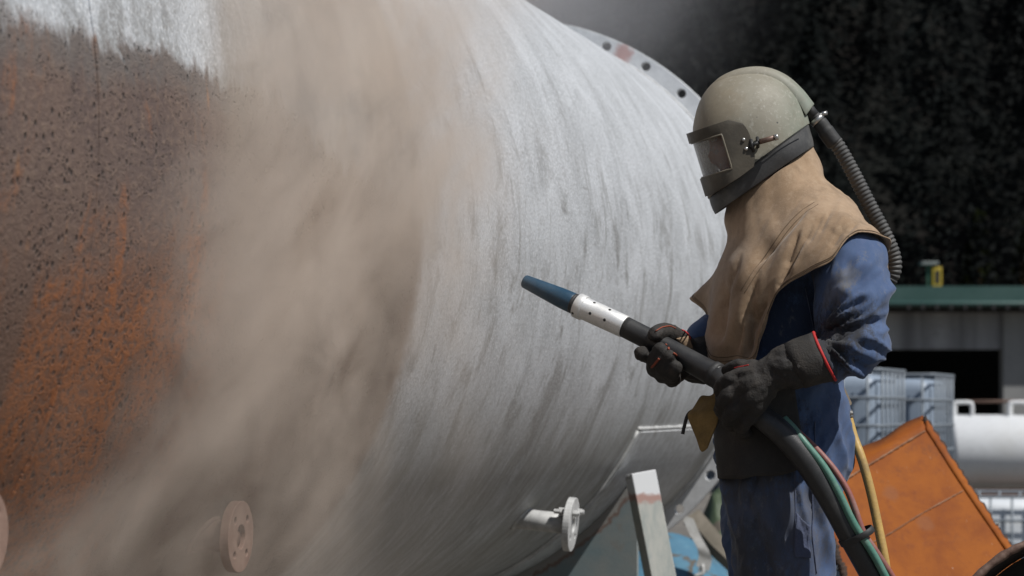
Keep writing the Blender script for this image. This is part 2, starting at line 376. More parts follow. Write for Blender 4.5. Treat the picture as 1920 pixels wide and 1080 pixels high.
def mat_glass():
    m = M('visor_glass'); m.n.remove(m.b)
    tr = m.n.new('ShaderNodeBsdfTransparent'); tr.inputs[0].default_value = (.62, .60, .57, 1)
    gl = m.n.new('ShaderNodeBsdfGlossy'); gl.inputs['Roughness'].default_value = .12; gl.inputs[0].default_value = (.9, .9, .9, 1)
    df = m.n.new('ShaderNodeBsdfDiffuse'); df.inputs[0].default_value = (.42, .41, .39, 1)
    mx = m.n.new('ShaderNodeMixShader'); fr = m.n.new('ShaderNodeFresnel'); fr.inputs[0].default_value = 1.5
    m.l.new(m.math('MULTIPLY', fr.outputs[0], .8), mx.inputs[0]); m.l.new(tr.outputs[0], mx.inputs[1]); m.l.new(gl.outputs[0], mx.inputs[2])
    m2 = m.n.new('ShaderNodeMixShader'); m.l.new(m.ramp(m.noise(m.obj, 18, 5, .7), .30, .75, .17, .38), m2.inputs[0])
    m.l.new(mx.outputs[0], m2.inputs[1]); m.l.new(df.outputs[0], m2.inputs[2]); m.l.new(m2.outputs[0], m.out.inputs[0]); return m.m
def mat_forest(c1, c2, name='forest_foliage'):
    m = M(name); n = m.noise(m.obj, .25, 4, .6); n2 = m.noise(m.obj, 3, 3, .7)
    col = m.mix(m.ramp(n, .35, .65), c1, c2); col = m.mix(m.ramp(n2, .4, .7, 0, .5), col, tuple(x*.5 for x in c1))
    m.color(col); m.rough(.9); m.b.inputs['Specular IOR Level'].default_value = .0
    tr = m.n.new('ShaderNodeBsdfTranslucent'); m.link(col, tr.inputs[0]); mx = m.n.new('ShaderNodeMixShader'); mx.inputs[0].default_value = .5
    m.l.new(m.b.outputs[0], mx.inputs[1]); m.l.new(tr.outputs[0], mx.inputs[2]); m.l.new(mx.outputs[0], m.out.inputs[0]); return m.m

black_rubber = simple('black_rubber', (.022, .022, .023), (.03, .03, .03), .62, sc1=20, dust=(.12, .11, .10), dustamt=.25)
hose_rubber = simple('hose_rubber', (.020, .020, .021), (.028, .028, .028), .5, sc1=14, fine=300, dust=(.10, .095, .09), dustamt=.3)
grey_rubber = simple('corrugated_rubber', (.075, .073, .070), (.05, .05, .05), .65, dust=(.20, .185, .165), dustamt=.4)
skirt_rubber = simple('skirt_rubber', (.045, .045, .047), (.06, .06, .06), .6, sc1=9, dust=(.22, .215, .20), dustamt=.55)
frame_plastic = simple('visor_frame_plastic', (.070, .058, .040), (.052, .044, .032), .6, sc1=14, dust=(.17, .15, .115), dustamt=.35)
steel = simple('bright_steel', (.55, .54, .52), (.38, .37, .35), .35, .85, fine=260)
rusty_steel = simple('rusty_steel', (.20, .13, .10), (.13, .075, .055), .7, .2, sc1=60)
dark_steel = simple('dark_steel', (.03, .03, .03), None, .6, .2)
alum = simple('aluminium', (.84, .84, .83), (.76, .76, .74), .42, .45, sc1=25, fine=350, bump=.05)
blue_plastic = simple('blue_nozzle', (.012, .050, .092), (.018, .06, .105), .45, sc1=16, dust=(.09, .14, .18), dustamt=.25)
glove_leather = simple('glove_leather', (.017, .015, .014), (.024, .021, .018), .8, sc1=22, fine=260, bump=.45, bd=.004, dust=(.065, .052, .042), dustamt=.55)
apron_leather = simple('apron_leather', (.024, .022, .021), (.032, .029, .027), .8, sc1=12, fine=200, bump=.3, dust=(.09, .08, .07), dustamt=.45)
red_trim = simple('red_trim', (.52, .025, .022), (.42, .02, .02), .7)
orange_trim = simple('orange_trim', (.25, .055, .025), (.18, .04, .02), .7)
tan_patch = simple('tan_patch', (.30, .21, .135), (.22, .15, .09), .9, sc1=40, bump=.4)
flap_leather = simple('flap_leather', (.30, .20, .075), (.22, .145, .055), .9, sc1=16, fine=240, bump=.4, dust=(.12, .085, .04), dustamt=.6)
green_line = simple('green_hose', (.075, .205, .155), (.10, .22, .175), .5, sc1=22, dust=(.25, .26, .22), dustamt=.4)
red_line = simple('red_hose', (.27, .095, .080), (.24, .10, .085), .55, sc1=22, dust=(.30, .22, .19), dustamt=.45)
yellow_line = simple('yellow_hose', (.53, .345, .105), (.44, .28, .09), .55, sc1=26, dust=(.24, .18, .10), dustamt=.6)
skin = simple('skin', (.46, .235, .17), (.40, .19, .14), .55)
hair_m = simple('hair', (.03, .02, .015), None, .7)
boot_leather = simple('boot_leather', (.03, .026, .022), None, .7, dust=(.2, .17, .14))
white_paint = simple('white_paint', (.74, .75, .76), (.68, .69, .70), .5, sc1=2, fine=40, bump=.05, dust=(.55, .53, .48), dustamt=.35)
cage_m = simple('cage_galvanised', (.22, .25, .28), (.18, .205, .235), .6, .2, sc1=5)
bottle_m = simple('tote_bottle', (.30, .36, .44), (.24, .295, .37), .45, sc1=3, fine=30, bump=0)
bottle_w = simple('tote_bottle_white', (.72, .75, .78), (.6, .63, .66), .45, sc1=3, fine=30, bump=0)
wood_m = simple('pallet_wood', (.28, .19, .11), (.2, .13, .08), .85)
green_roof = simple('green_roof_sheet', (.036, .085, .075), (.042, .095, .085), .5, sc1=1, fine=20, bump=0)
conc = mat_concrete('building_concrete', (.26, .26, .265), (.15, .15, .155), (.38, .38, .385))
conc2 = mat_concrete('column_concrete', (.22, .22, .215), (.17, .17, .17), (.26, .26, .255))
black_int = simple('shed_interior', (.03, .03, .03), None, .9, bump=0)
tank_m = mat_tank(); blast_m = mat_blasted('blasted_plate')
flange_m = mat_blasted('flange_primer', (.78, .79, .80), (.68, .69, .70), [((-.017, -.518, TZ+.974), .05)])
stub_m = mat_blasted('blasted_stub', (.56, .56, .55), (.42, .42, .41))
pink_m = simple('primed_flange', (.30, .20, .155), (.24, .15, .115), .75, sc1=30)
post_m = mat_post(); saddle_m = mat_saddle(); orange_m = mat_orange()
suede = mat_suede(); helm_m = mat_helmet(); glass_m = mat_glass()
cut_edge = simple('torch_cut_edge', (.075, .04, .025), (.035, .025, .02), .8, sc1=40, bump=.6, bd=.01)

# ------------------------------------------------------------------ ground, hillside
def ground_z(y): return -1.0*np.clip((np.asarray(y)-12.0)/1.3, 0, 1)**2*(3-2*np.clip((np.asarray(y)-12.0)/1.3, 0, 1))
gy = np.concatenate([np.linspace(-30, 11, 26), np.linspace(11.5, 13.6, 22), np.linspace(14, 75, 30)]); gx = np.concatenate([np.linspace(-400, -14, 14), np.linspace(-12, 12, 61), np.linspace(14, 400, 14)])
X, Y = np.meshgrid(gx, gy, indexing='ij')
Z = ground_z(Y)+.012*np.array([[noise.noise(Vector((x*1.7, y*1.7, 0))) for y in gy] for x in gx])
nx, ny = X.shape
gf = [(i*ny+j, (i+1)*ny+j, (i+1)*ny+j+1, i*ny+j+1) for i in range(nx-1) for j in range(ny-1)]
m = M('dusty_ground'); a = m.noise(m.obj, 1.3, 6, .65); b = m.noise(m.obj, 45, 5, .75)
col = m.mix(m.ramp(a, .35, .65), (.17, .155, .135), (.12, .11, .098)); col = m.mix(m.ramp(b, .5, .75, 0, .6), col, (.22, .20, .18))
m.color(col); m.rough(.95); m.bump(b, .5, .02)
tag(obj('ground', np.stack([X, Y, Z], -1).reshape(-1, 3), gf, m.m), kind='structure')
def hill_z(x, y):
    t = y-62.; return -1.0+np.where(t > 0, t*.62+6*(1-np.exp(-t/12)), t*.0)
hy = np.concatenate([np.linspace(62, 90, 14), np.linspace(95, 330, 30)]); hx = np.linspace(-420, 420, 70)
X, Y = np.meshgrid(hx, hy, indexing='ij'); Z = hill_z(X, Y)
Z = Z+np.clip((Y-62)/20, 0, 1)*3*np.array([[noise.noise(Vector((x*.03, y*.03, 0))) for y in hy] for x in hx])
nx, ny = X.shape
gf = [(i*ny+j, (i+1)*ny+j, (i+1)*ny+j+1, i*ny+j+1) for i in range(nx-1) for j in range(ny-1)]
HILL = BVHTree.FromPolygons(np.stack([X, Y, Z], -1).reshape(-1, 3).tolist(), gf)
tag(obj('hillside', np.stack([X, Y, Z], -1).reshape(-1, 3), gf, mat_forest((.03, .032, .03), (.035, .032, .03), 'hillside_soil')), kind='structure')
def conifer(h, r, seed, tiers=9, seg=9):
    g = np.random.default_rng(seed); v, f = [], []
    for t in range(tiers):
        z0 = h*(.12+.86*t/tiers); rr = r*(1-t/tiers)**.8*g.uniform(.8, 1.15)+.1; hh = h*.2; k = len(v)
        ph0 = g.uniform(0, 6)
        for j in range(seg*2):
            a = ph0+j*math.pi/seg; q = rr*(g.uniform(.8, 1.2) if j % 2 == 0 else g.uniform(.35, .6))
            v.append((q*math.cos(a), q*math.sin(a), z0+g.uniform(-.06, .02)*h*.5))
        v.append((0, 0, z0+hh))
        for j in range(seg*2): f.append((k+j, k+(j+1) % (seg*2), k+seg*2))
    return np.array(v), f
def hillat(x, y):
    h = HILL.ray_cast(Vector((x, y, 500)), Vector((0, 0, -1)))[0]; return h.z if h else 0
def spray(base, h, r, n, g, size):
    """leaf-sized clumps spread through a conifer's crown"""
    t = g.random(n)**.75; z = h*(.06+.94*t); rad = r*(1-t)**.85*(.45+.75*g.random(n))+.05; a = g.random(n)*2*math.pi
    c = np.stack([rad*np.cos(a), rad*np.sin(a), z], 1)+base
    out = np.stack([np.cos(a), np.sin(a), -.55+.5*g.normal(size=n)], 1); out /= np.linalg.norm(out, axis=1)[:, None]
    sd_ = np.cross(out, g.normal(size=(n, 3))); sd_ /= np.linalg.norm(sd_, axis=1)[:, None]; sz = size*(.6+.8*g.random(n))[:, None]
    v = np.stack([c-out*sz, c+sd_*sz*.55, c+out*sz*1.2, c-sd_*sz*.55], 1).reshape(-1, 3); return v
fv, nf = [], 0
for row, yy in enumerate(np.concatenate([np.arange(64, 112, 3.4), np.arange(112, 215, 6)])):
    half = 10+yy*.33
    for xx in np.arange(-half*.5, half, 2.5+.012*yy):
        x = xx+rng.uniform(-1.4, 1.4); y = yy+rng.uniform(-1.7, 1.7); h = rng.uniform(7, 15)
        fv.append(spray(np.array([x, y, hillat(x, y)-.3]), h, h*rng.uniform(.16, .26), 1500, rng, h*.0125)); nf += 1500
ff = np.arange(nf*4).reshape(-1, 4).tolist()
tag(obj('forest', np.concatenate(fv), ff, mat_forest((.023, .027, .026), (.028, .0295, .029)), smooth=False), 'dark conifer wood covering the hillside behind the yard', kind='stuff')
light_tree = mat_forest((.034, .042, .015), (.028, .035, .014), 'young_tree_foliage')
for i, (px, py, Y, h, lab) in enumerate([(1835, 395, 66, 9.5, 'tall olive green conifer behind the green shed roof, full height in view'), (1916, 415, 67, 9.8, 'olive green conifer cut by the right edge of the view')]):
    b = P(px, py, 0, Y); base = np.array([b[0], Y, hillat(b[0], Y)]); h = b[2]-base[2]
    t = empty('conifer_tree', base, lab, 'tree', 'olive trees behind the shed')
    v = spray(base, h, h*.17, 900, rng, h*.03); f = np.arange(len(v)).reshape(-1, 4).tolist()
    obj('crown', v, f, light_tree, t, smooth=False)
    obj('trunk', *tube([base-np.array([0, 0, .2]), base+np.array([0, 0, h*.5]), base+np.array([0, 0, h*.9])], [.16, .1, .03], 8), wood_m, t)

# ------------------------------------------------------------------ shed with the green roof
YB = 45.
def bx(px0, py0, px1, py1, Y, dep, **k):
    a = P(px0, py1, 0, Y); b = P(px1, py0, 0, Y); return box((a[0], Y, a[2]), (b[0], Y+dep, b[2]))
gz = -1.0
shed = empty('shed', (P(1900, 800, 0, YB)[0], YB, gz), 'long concrete shed with green sheet roof and dark open bay', 'shed')
xr = P(1200, 0, 0, YB)[0]
def zz(py): return CAMZ+(HOR-py)/FPX*YB
def xx(px): return (px-960)/FPX*YB
o = obj('wall', *box((xx(1400), YB, zz(655)), (xx(2300), YB+.3, zz(583))), conc, shed, False)
obj('wall', *box((xx(1400), YB+.02, gz), (xx(1640), YB+.28, zz(655))), conc, shed, False)
obj('column', *box((xx(1879), YB-.12, gz), (xx(1960), YB+.25, zz(584))), conc2, shed, False)
obj('wall', *box((xx(2080), YB+.02, gz), (xx(2300), YB+.28, zz(655))), conc, shed, False)
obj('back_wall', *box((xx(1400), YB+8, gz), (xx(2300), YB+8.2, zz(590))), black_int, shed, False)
obj('side_wall', *box((xx(1400)-.25, YB, gz), (xx(1400)-.003, YB+8, zz(584))), conc, shed, False)
obj('side_wall', *box((xx(2300)+.003, YB, gz), (xx(2300)+.25, YB+8, zz(584))), conc, shed, False)
# roof: sloping up and away from the eave, ribs as geometry
ys, zs = [YB-.7, YB+4, YB+8.6], [zz(545), zz(545)+.10, zz(545)+.02]
xsn = np.linspace(xx(1385), xx(2310), 121); rv = []
for y, z in zip(ys, zs):
    for i, x in enumerate(xsn): rv.append((x, y, z+(.05 if i % 4 == 0 else 0)))
rf = [(a*121+i, a*121+i+1, (a+1)*121+i+1, (a+1)*121+i) for a in range(2) for i in range(120)]
mod_solid(obj('roof', rv, rf, green_roof, shed, False), .04)
obj('fascia', *box((xx(1385), YB-.74, zz(576)), (xx(2310), YB-.705, zz(540))), green_roof, shed, False)
obj('gutter', *tube([(xx(1385), YB-.8, zz(573)), (xx(1900), YB-.8, zz(573)), (xx(2310), YB-.8, zz(573))], .06, 8), green_roof, shed)
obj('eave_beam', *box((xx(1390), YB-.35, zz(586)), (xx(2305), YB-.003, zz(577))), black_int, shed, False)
br = None
for i, px in enumerate(range(1690, 1930, 26)):
    v, f = box((xx(px)-.035, YB-.86, zz(583)), (xx(px)+.035, YB-.72, zz(574)))
    obj('gutter_bracket', v, f, dark_steel, shed, False)
vent = empty('roof_beacon', (xx(1745), YB+1.2, zz(545)+.18), 'yellow box on a green post with flat cap above the shed roof', 'beacon')
vx, vy, vz = vent.location
grn = simple('green_paint', (.05, .13, .08), None, .6, bump=0); yel = simple('yellow_paint', (.55, .40, .04), None, .6, bump=0)
def zv(py): return CAMZ+(HOR-py)/FPX*(YB+1.2)
def xv(px): return (px-960)/FPX*(YB+1.2)
mod_bevel(obj('post', *box((xv(1737), vy-.06, vz-.08), (xv(1745), vy+.06, zv(497))), grn, vent, False), .01)
mod_bevel(obj('cap', *box((xv(1726), vy-.16, zv(497)), (xv(1757), vy+.16, zv(491))), simple('cap_grey', (.25, .28, .27), None, .6), vent, False), .01)
mod_bevel(obj('box', *box((xv(1746)+.002, vy-.12, zv(539)), (xv(1764), vy+.12, zv(501))), yel, vent, False), .02)
obj('dark_sign', *box((xv(1751), vy-.128, zv(532)), (xv(1760), vy-.1205, zv(508))), dark_steel, vent, False)

# ------------------------------------------------------------------ liquid totes (caged tanks)
def make_tote(bottle):
    t = empty('liquid_tote', (0, 0, 0)); t['_org'] = [0, 0, 0]
    L, W_, H0, H1 = .60, .50, .15, 1.13
    v, f = box((-L+.04, -W_+.04, H0), (L-.04, W_-.04, H1-.03)); o = obj('bottle', v, f, bottle, t, True); mod_bevel(o, .09, 4)
    obj('filler_cap', *tube([(0, 0, H1-.04), (0, 0, H1-.01), (0, 0, H1+.02)], .09, 20), bottle, o)
    def ringbar(z):
        r = .05; pts = []
        for cx, cy, a0 in ((L-r, W_-r, 0), (-L+r, W_-r, 90), (-L+r, -W_+r, 180), (L-r, -W_+r, 270)):
            for a in (0, 45, 90): pts.append((cx+r*math.cos(R_(a0+a)), cy+r*math.sin(R_(a0+a)), z))
        rings = []
        for i, p in enumerate(pts):
            q = np.array(p); nrm = np.array([p[0]/L, p[1]/W_, 0]); nrm /= np.linalg.norm(nrm)
            rings.append([q+nrm*.011*math.cos(x)+np.array([0, 0, .013*math.sin(x)]) for x in np.arange(6)/6*2*math.pi])
        rings.append(rings[0]); return loft(rings, caps=False)
    first = None
    for k, z in enumerate(np.linspace(H0+.02, H1, 6)):
        if first is None: first = obj('cage_rail', *ringbar(0), cage_m, t); first.location.z = z
        else: share(first, 'cage_rail', t, (0, 0, z))
    up = None; spots = [(x, s*(W_-.004)) for x in np.linspace(-L+.09, L-.09, 7) for s in (-1, 1)]+[(s*(L-.004), y) for y in np.linspace(-W_+.09, W_-.09, 6) for s in (-1, 1)]
    for (x, y) in spots:
        if up is None: up = obj('cage_upright', *tube([(0, 0, H0), (0, 0, .6), (0, 0, H1)], .0105, 6), cage_m, t); up.location = (x, y, 0)
        else: share(up, 'cage_upright', t, (x, y, 0))
    pl = obj('pallet', *cat_(box((-L, -W_, .10), (L, W_, .145)), box((-L, -W_, .012), (L, W_, .03))), cage_m, t, False)
    for x in (-L+.06, 0, L-.06):
        for y in (-W_+.06, 0, W_-.06): obj('block', *box((x-.05, y-.05, .03), (x+.05, y+.05, .1)), cage_m, pl, False)
    return t
def copy_tree(o, parent=None):
    c = o.copy(); C.objects.link(c); c.parent = parent
    for ch in o.children: copy_tree(ch, c)
    return c
tote = make_tote(bottle_m); totew = make_tote(bottle_w)
yT = 13.5; a0 = P(1651, 900, 0, yT)
ang = R_(-21)                                    # long side runs away from the viewer
def put(t, corner, z, a, label):
    # near corner of the tote (local -0.6,-0.5 ... ) stands at `corner`
    lx, ly = .60, -.50
    ca, sa = math.cos(a), math.sin(a)
    t.location = (corner[0]-(lx*ca-ly*sa), corner[1]-(lx*sa+ly*ca), z); t.rotation_euler = (0, 0, a)
    tag(t, label, 'liquid tote', 'caged liquid totes in the yard'); return t
put(tote, a0, -1.0, ang, 'grey caged liquid tote under another one, behind the worker')
put(copy_tree(tote), a0, .165, ang, 'grey caged liquid tote stacked on top, right behind the worker')
b0 = P(1752, 900, 0, 14.9)
put(copy_tree(tote), b0, -1.0, ang, 'grey caged liquid tote at the bottom of the stack beside the white tank')
put(copy_tree(tote), b0, .150, ang, 'grey caged liquid tote on top of the stack beside the white tank')
put(totew, P(1960, 900, 0, 16.0), -.82, R_(-8), 'caged tote with pale bottle in front of the white tank')
pal = empty('wooden_pallet', (P(1960, 900, 0, 16)[0]-.6, 16.55, -1.0), 'wooden pallet carrying the tote with the pale bottle', 'pallet')
px_, py_, pz_ = pal.location
for i in range(5): obj('deck_board', *box((px_-.6, py_-.5+i*.22, pz_+.155), (px_+.6, py_-.5+i*.22+.12, pz_+.178)), wood_m, pal, False)
for i in range(3): obj('bearer', *box((px_-.6+i*.55, py_-.5, pz_+.004), (px_-.5+i*.55, py_+.5, pz_+.153)), wood_m, pal, False)

# ------------------------------------------------------------------ white storage tank in the yard
YW2 = 22.; wt = empty('white_tank', (P(1990, 900, 0, YW2)[0], YW2+.4, -1.0), 'white horizontal storage tank on a rusty frame behind the orange plate', 'tank')
zc = CAMZ+(HOR-848)/FPX*YW2; rr = 70/FPX*YW2; x0 = P(1787, 0, 0, YW2)[0]; x1 = x0+4.2
pth = [(x0-.0, rr*.3), (x0+.006, rr*.8), (x0+.02, rr*.94), (x0+.06, rr), (x1-.14, rr), (x1-.07, rr*.9), (x1-.02, rr*.62), (x1, rr*.25)]
obj('shell', *tube([(x, YW2+.4, zc) for x, _ in pth], [r for _, r in pth], 40), white_paint, wt)
obj('frame_rail', *box((x0+.05, YW2+.02, zc-rr-.09), (x1-.05, YW2+.12, zc-rr+.0)), rusty_steel, wt, False)
obj('frame_rail', *box((x0+.05, YW2+.68, zc-rr-.09), (x1-.05, YW2+.78, zc-rr+.0)), rusty_steel, wt, False)
for x in (x0+.3, x0+2.1, x1-.4):
    for y in (YW2+.03, YW2+.69): obj('leg', *box((x-.04, y, -1.0), (x+.04, y+.08, zc-rr-.092)), rusty_steel, wt, False)
zt = zc+rr
for (pa, pb) in ((1798, 1834), (1905, 1945)):
    xa, xb = xv(pa)*YW2/(YB+1.2), xv(pb)*YW2/(YB+1.2)
    obj('hoop', *tube(spline([(xa, YW2+.3, zt-.06), (xa, YW2+.3, zt+.10), (xa+.03, YW2+.3, zt+.135), (xb-.03, YW2+.3, zt+.135), (xb, YW2+.3, zt+.10), (xb, YW2+.3, zt-.06)], 22), .022, 8), white_paint, wt)
    obj('hoop', *tube(spline([(xa+.07, YW2+.5, zt-.06), (xa+.07, YW2+.5, zt+.10), (xa+.10, YW2+.5, zt+.135), (xb+.02, YW2+.5, zt+.135), (xb+.05, YW2+.5, zt+.10), (xb+.05, YW2+.5, zt-.06)], 22), .022, 8), white_paint, wt)
obj('hand_rail', *tube([(xv(1830)*YW2/(YB+1.2), YW2+.52, zt+.15), (x0+.9, YW2+.52, zt+.15), (x1-.6, YW2+.52, zt+.15)], .018, 8), rusty_steel, wt)

# ------------------------------------------------------------------ orange cut plate
pn = np.array([.16, -.86, .48]); pn /= np.linalg.norm(pn); p0 = P(1735, 807, 0, 7.2)
def onplane(px, py, off=0.):
    r = np.array([(px-960)/FPX, 1., (HOR-py)/FPX]); c = np.array([0, 0, CAMZ]); t = ((p0-c)@pn+off)/(r@pn); return c+r*t
outline = [(1515, 950), (1586, 899), (1660, 853), (1735, 807), (1790, 892), (1845, 974), (1890, 1042), (1960, 1150), (1985, 1190), (1840, 1290), (1700, 1330), (1640, 1240), (1596, 1120), (1584, 1085), (1578, 1062), (1570, 1050), (1566, 1026), (1556, 1008), (1545, 985)]
pv = np.array([onplane(*p) for p in outline])
zmin = pv[:, 2].min()
op = empty('cut_plate', (pv[:, 0].mean(), pv[:, 1].mean(), 0.0), 'big orange rusted steel plate with torch cut edge leaning behind the worker', 'steel plate')
o = obj('panel', pv, [tuple(range(len(pv)))[::-1]], orange_m, op, False); mod_solid(o, .012, -1)
# bent top lip (leans back), right lip with torch-cut rim
topA = [(1515, 950), (1586, 899), (1660, 853), (1735, 807)]; topB = [(1515, 905), (1594, 850), (1655, 824), (1694, 797), (1731, 781)]
A = spline([onplane(*p, .001) for p in topA], 24); B = spline([onplane(*p, -.10) for p in topB], 24); Mid = (A+B)/2+pn*.012
rings = np.stack([A, Mid, B], 1); v = rings.reshape(-1, 3); f = [(i*3+j, i*3+j+1, (i+1)*3+j+1, (i+1)*3+j) for i in range(23) for j in range(2)]
mod_solid(obj('top_lip', v, f, orange_m, op), .010, 0)
ra = spline([onplane(*p, .002) for p in [(1737, 806), (1790, 890), (1845, 972), (1893, 1042), (1988, 1188)]], 60)
rb = spline([onplane(*p, -.05) for p in [(1733, 781), (1800, 884), (1852, 964), (1893, 1022), (1994, 1178)]], 60)
jit = (rng.random((60, 1))-.5)*.012
rb = rb+jit*np.array([1, 0, .6]); v = np.stack([ra, (ra*.45+rb*.55)+pn*.01, rb], 1).reshape(-1, 3)
f = [(i*3+j, i*3+j+1, (i+1)*3+j+1, (i+1)*3+j) for i in range(59) for j in range(2)]
o = obj('side_lip', v, f, [orange_m, cut_edge], op, True); mod_solid(o, .014, 0)
for i, p in enumerate(o.data.polygons): p.material_index = i % 2
def bead(name, pts, r, mat, parent, n=60, seed=1, smooth=True):
    g = np.random.default_rng(seed); pa = spline(pts, n); return obj(name, *tube(pa, r*(1+.35*(g.random(n)-.5)*2), 8), mat, parent)
weld_m = simple('weld_bead', (.30, .15, .08), (.20, .085, .04), .8, sc1=18)
bead('weld_seam', [onplane(x, y, .002) for x, y in ((1520, 947), (1586, 899), (1660, 853), (1734, 808))], .0040, weld_m, op, 90)
bead('weld_seam', [onplane(x, y, .001) for x, y in ((1600, 1033), (1662, 1004), (1730, 962), (1806, 920))], .0028, weld_m, op, 90, 2)
edge_pts = [onplane(x, y, .003) for x, y in outline[12:19]]
bead('burnt_edge', edge_pts, .014, cut_edge, op, 50, 3)

# ------------------------------------------------------------------ big pipe end, lower right
yp = 4.6; pc = P(2040, 1290, 0, yp); pr = 300/FPX*yp; dz = pc[2]-pr-.002; LP = .36
pipe = empty('rusty_pipe', (pc[0], yp, 0), 'large dark rusty pipe end in the bottom right corner', 'pipe')
ph = np.arange(96)/96*2*math.pi; prf = [(pr-.016, 0.), (pr, .002), (pr, LP), (pr-.016, LP), (pr-.016, LP*.5), (pr-.016, 0.)]
rings = [[(pc[0]+r*math.cos(a)+y*.30, yp+y, pc[2]+r*math.sin(a)-dz*y/LP) for a in ph] for r, y in prf]
obj('pipe_wall', *loft(rings, caps=False), simple('pipe_rust_shade', (.030, .020, .015), (.018, .013, .011), .9, sc1=30, bump=.6, bd=.006), pipe)  # rust kept near black: shade inside the pipe is in the colour
obj('shade_disc', *loft([[(pc[0]+(pr-.0165)*math.cos(a)+(LP-.02+q)*.30, yp+LP-.02+q, pc[2]+(pr-.0165)*math.sin(a)-dz) for a in ph] for q in (0, .01)]), black_int, pipe, False)  # added black disc closes the pipe, standing in for its shaded depth
obj('cut_rim', *tube([(pc[0]+(pr-.008)*math.cos(a), yp-.002+.004*rng.random(), pc[2]+(pr-.006)*math.sin(a)) for a in np.arange(145)/144*2*math.pi], .008*(1+.5*rng.random(145)), 6), rusty_steel, pipe)

# ------------------------------------------------------------------ heap of tarpaulins below the tank end
def heap(name, pts, Y, dep, mat, label, amp, seed, wrinkle=9.):
    """a cloth-covered heap: ridge line given by pixels, falling to the ground in front"""
    n, mrows = 46, 30; rl = spline([P(px, py, 0, Y) for px, py in pts], n); v = []
    for i, p in enumerate(rl):
        for j in range(mrows):
            t = j/(mrows-1); y = p[1]+dep*(.9-1.9*t); zt_ = p[2]*(1-abs(t-.47)/.53*(1 if t > .47 else .75))**.8 if t not in (0, 1) else 0
            q = np.array([p[0], y, max(zt_, .004+.02*(1-abs(2*t-1)))])
            w_ = amp*noise.noise(Vector((q[0]*wrinkle, q[1]*wrinkle*.6, q[2]*wrinkle*.7+seed)))+amp*.5*abs(noise.noise(Vector((q[0]*wrinkle*2.4, q[1]*wrinkle*2, q[2]*wrinkle*2+seed))))
            q = q+np.array([w_*.5, -w_, w_*.4]); q[2] = max(q[2], .006); v.append(q)
    f = [(i*mrows+j, (i+1)*mrows+j, (i+1)*mrows+j+1, i*mrows+j+1) for i in range(n-1) for j in range(mrows-1)]
    o = obj(name, v, f, mat, None, True, (rl[:, 0].mean(), Y, 0)); mod_solid(o, .006); tag(o, label, 'tarpaulin', 'tarpaulins heaped under the tank end'); return o
def mat_tarp(name, c1, c2, c3, amt):
    m = M(name); n = m.noise(m.obj, 5.5, 6, .65, .8)
    col = m.mix(m.ramp(m.noise(m.obj, 12, 4, .6), .4, .65), c1, c2); col = m.mix(m.ramp(n, amt, amt+.05), col, c3)
    m.color(col); m.rough(.5); m.bump(m.noise(m.obj, 30, 4, .6), .3, .01); return m.m
heap('blue_tarpaulin', [(1060, 1100), (1180, 1020), (1240, 1000), (1290, 1010), (1340, 1050), (1420, 1120)], 10.5, .55, mat_tarp('blue_tarp', (.065, .165, .245), (.085, .20, .28), (.10, .085, .065), .53), 'bright blue dirt-stained tarpaulin under the bolted tank flange', .022, 3, 6.)
heap('green_tarpaulin', [(1255, 1120), (1310, 985), (1345, 915), (1420, 900), (1520, 960)], 11.25, .5, mat_tarp('green_tarp', (.06, .085, .045), (.08, .105, .06), (.10, .085, .065), .52), 'dull green tarpaulin heap behind the blue one, half hidden by the worker', .07, 8)
tb = obj('timber_beam', *tube([P(1296, 968, 0, 10.1), P(1340, 1020, 0, 10.05), P(1420, 1095, 0, 10.0), P(1500, 1150, 0, 9.95)], .056, 4), simple('grey_timber', (.19, .165, .13), (.13, .115, .09), .9, sc1=8), None, False, P(1500, 1150, 0, 9.95)*np.array([1, 1, 0]))
tag(tb, 'weathered grey timber beam leaning down across the tarpaulins', 'timber beam')

# ------------------------------------------------------------------ the big tank (parts in its own axis frame)
TS = 1.15                                               # the tank's frame is 1.15 m to the unit
end = np.array([-.0509*TS, 8.0*TS, CAMZ+.399*TS-TZ*TS])
tank = empty('pressure_tank', end, 'huge steel tank, half rusty and half blasted bare, lying on its side', 'tank', rz=math.pi/2-AX); tank.scale = (TS, TS, TS); FLOOR = -end[2]/TS
def tl(u, th, r=TR): return np.array([u, -r*math.cos(th), TZ+r*math.sin(th)])
us = np.concatenate([np.linspace(-9.0, -6, 8), np.linspace(-5.8, 0, 80)]); nth = 288
tha = np.arange(nth)/nth*2*math.pi
rings = []
for u in us:
    wob = .0016*np.array([noise.noise(Vector((u*1.3, math.cos(t)*2.2, math.sin(t)*2.2))) for t in tha])*2
    rings.append([tl(u, t, TR+wo) for t, wo in zip(tha, wob)])
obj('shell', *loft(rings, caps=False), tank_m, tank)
def dome(u0, sgn):
    rr_ = [(0, 1), (.06, .985), (.13, .93), (.20, .80), (.25, .6), (.28, .35), (.295, .12)]
    return loft([[tl(u0+sgn*a, t, (TR-.004)*b) for t in tha[::4]] for a, b in rr_], caps=True)
obj('end_cap', *dome(-.02, 1), blast_m, tank); obj('end_cap', *dome(-8.98, -1), tank_m, tank)
def girth_bead(u, r, mat, seed, a0=-180, a1=180):
    g = np.random.default_rng(seed); n = 420; t = np.radians(np.linspace(a0, a1, n))
    return obj('weld_seam', *tube([tl(u+.0015*(g.random()-.5), x, TR+.0005) for x in t], r*(1+.3*(g.random(n)-.5)), 6, caps=False), mat, tank)
girth_bead(-5.03, .0035, tank_m, 1); girth_bead(-.10, .006, blast_m, 4)
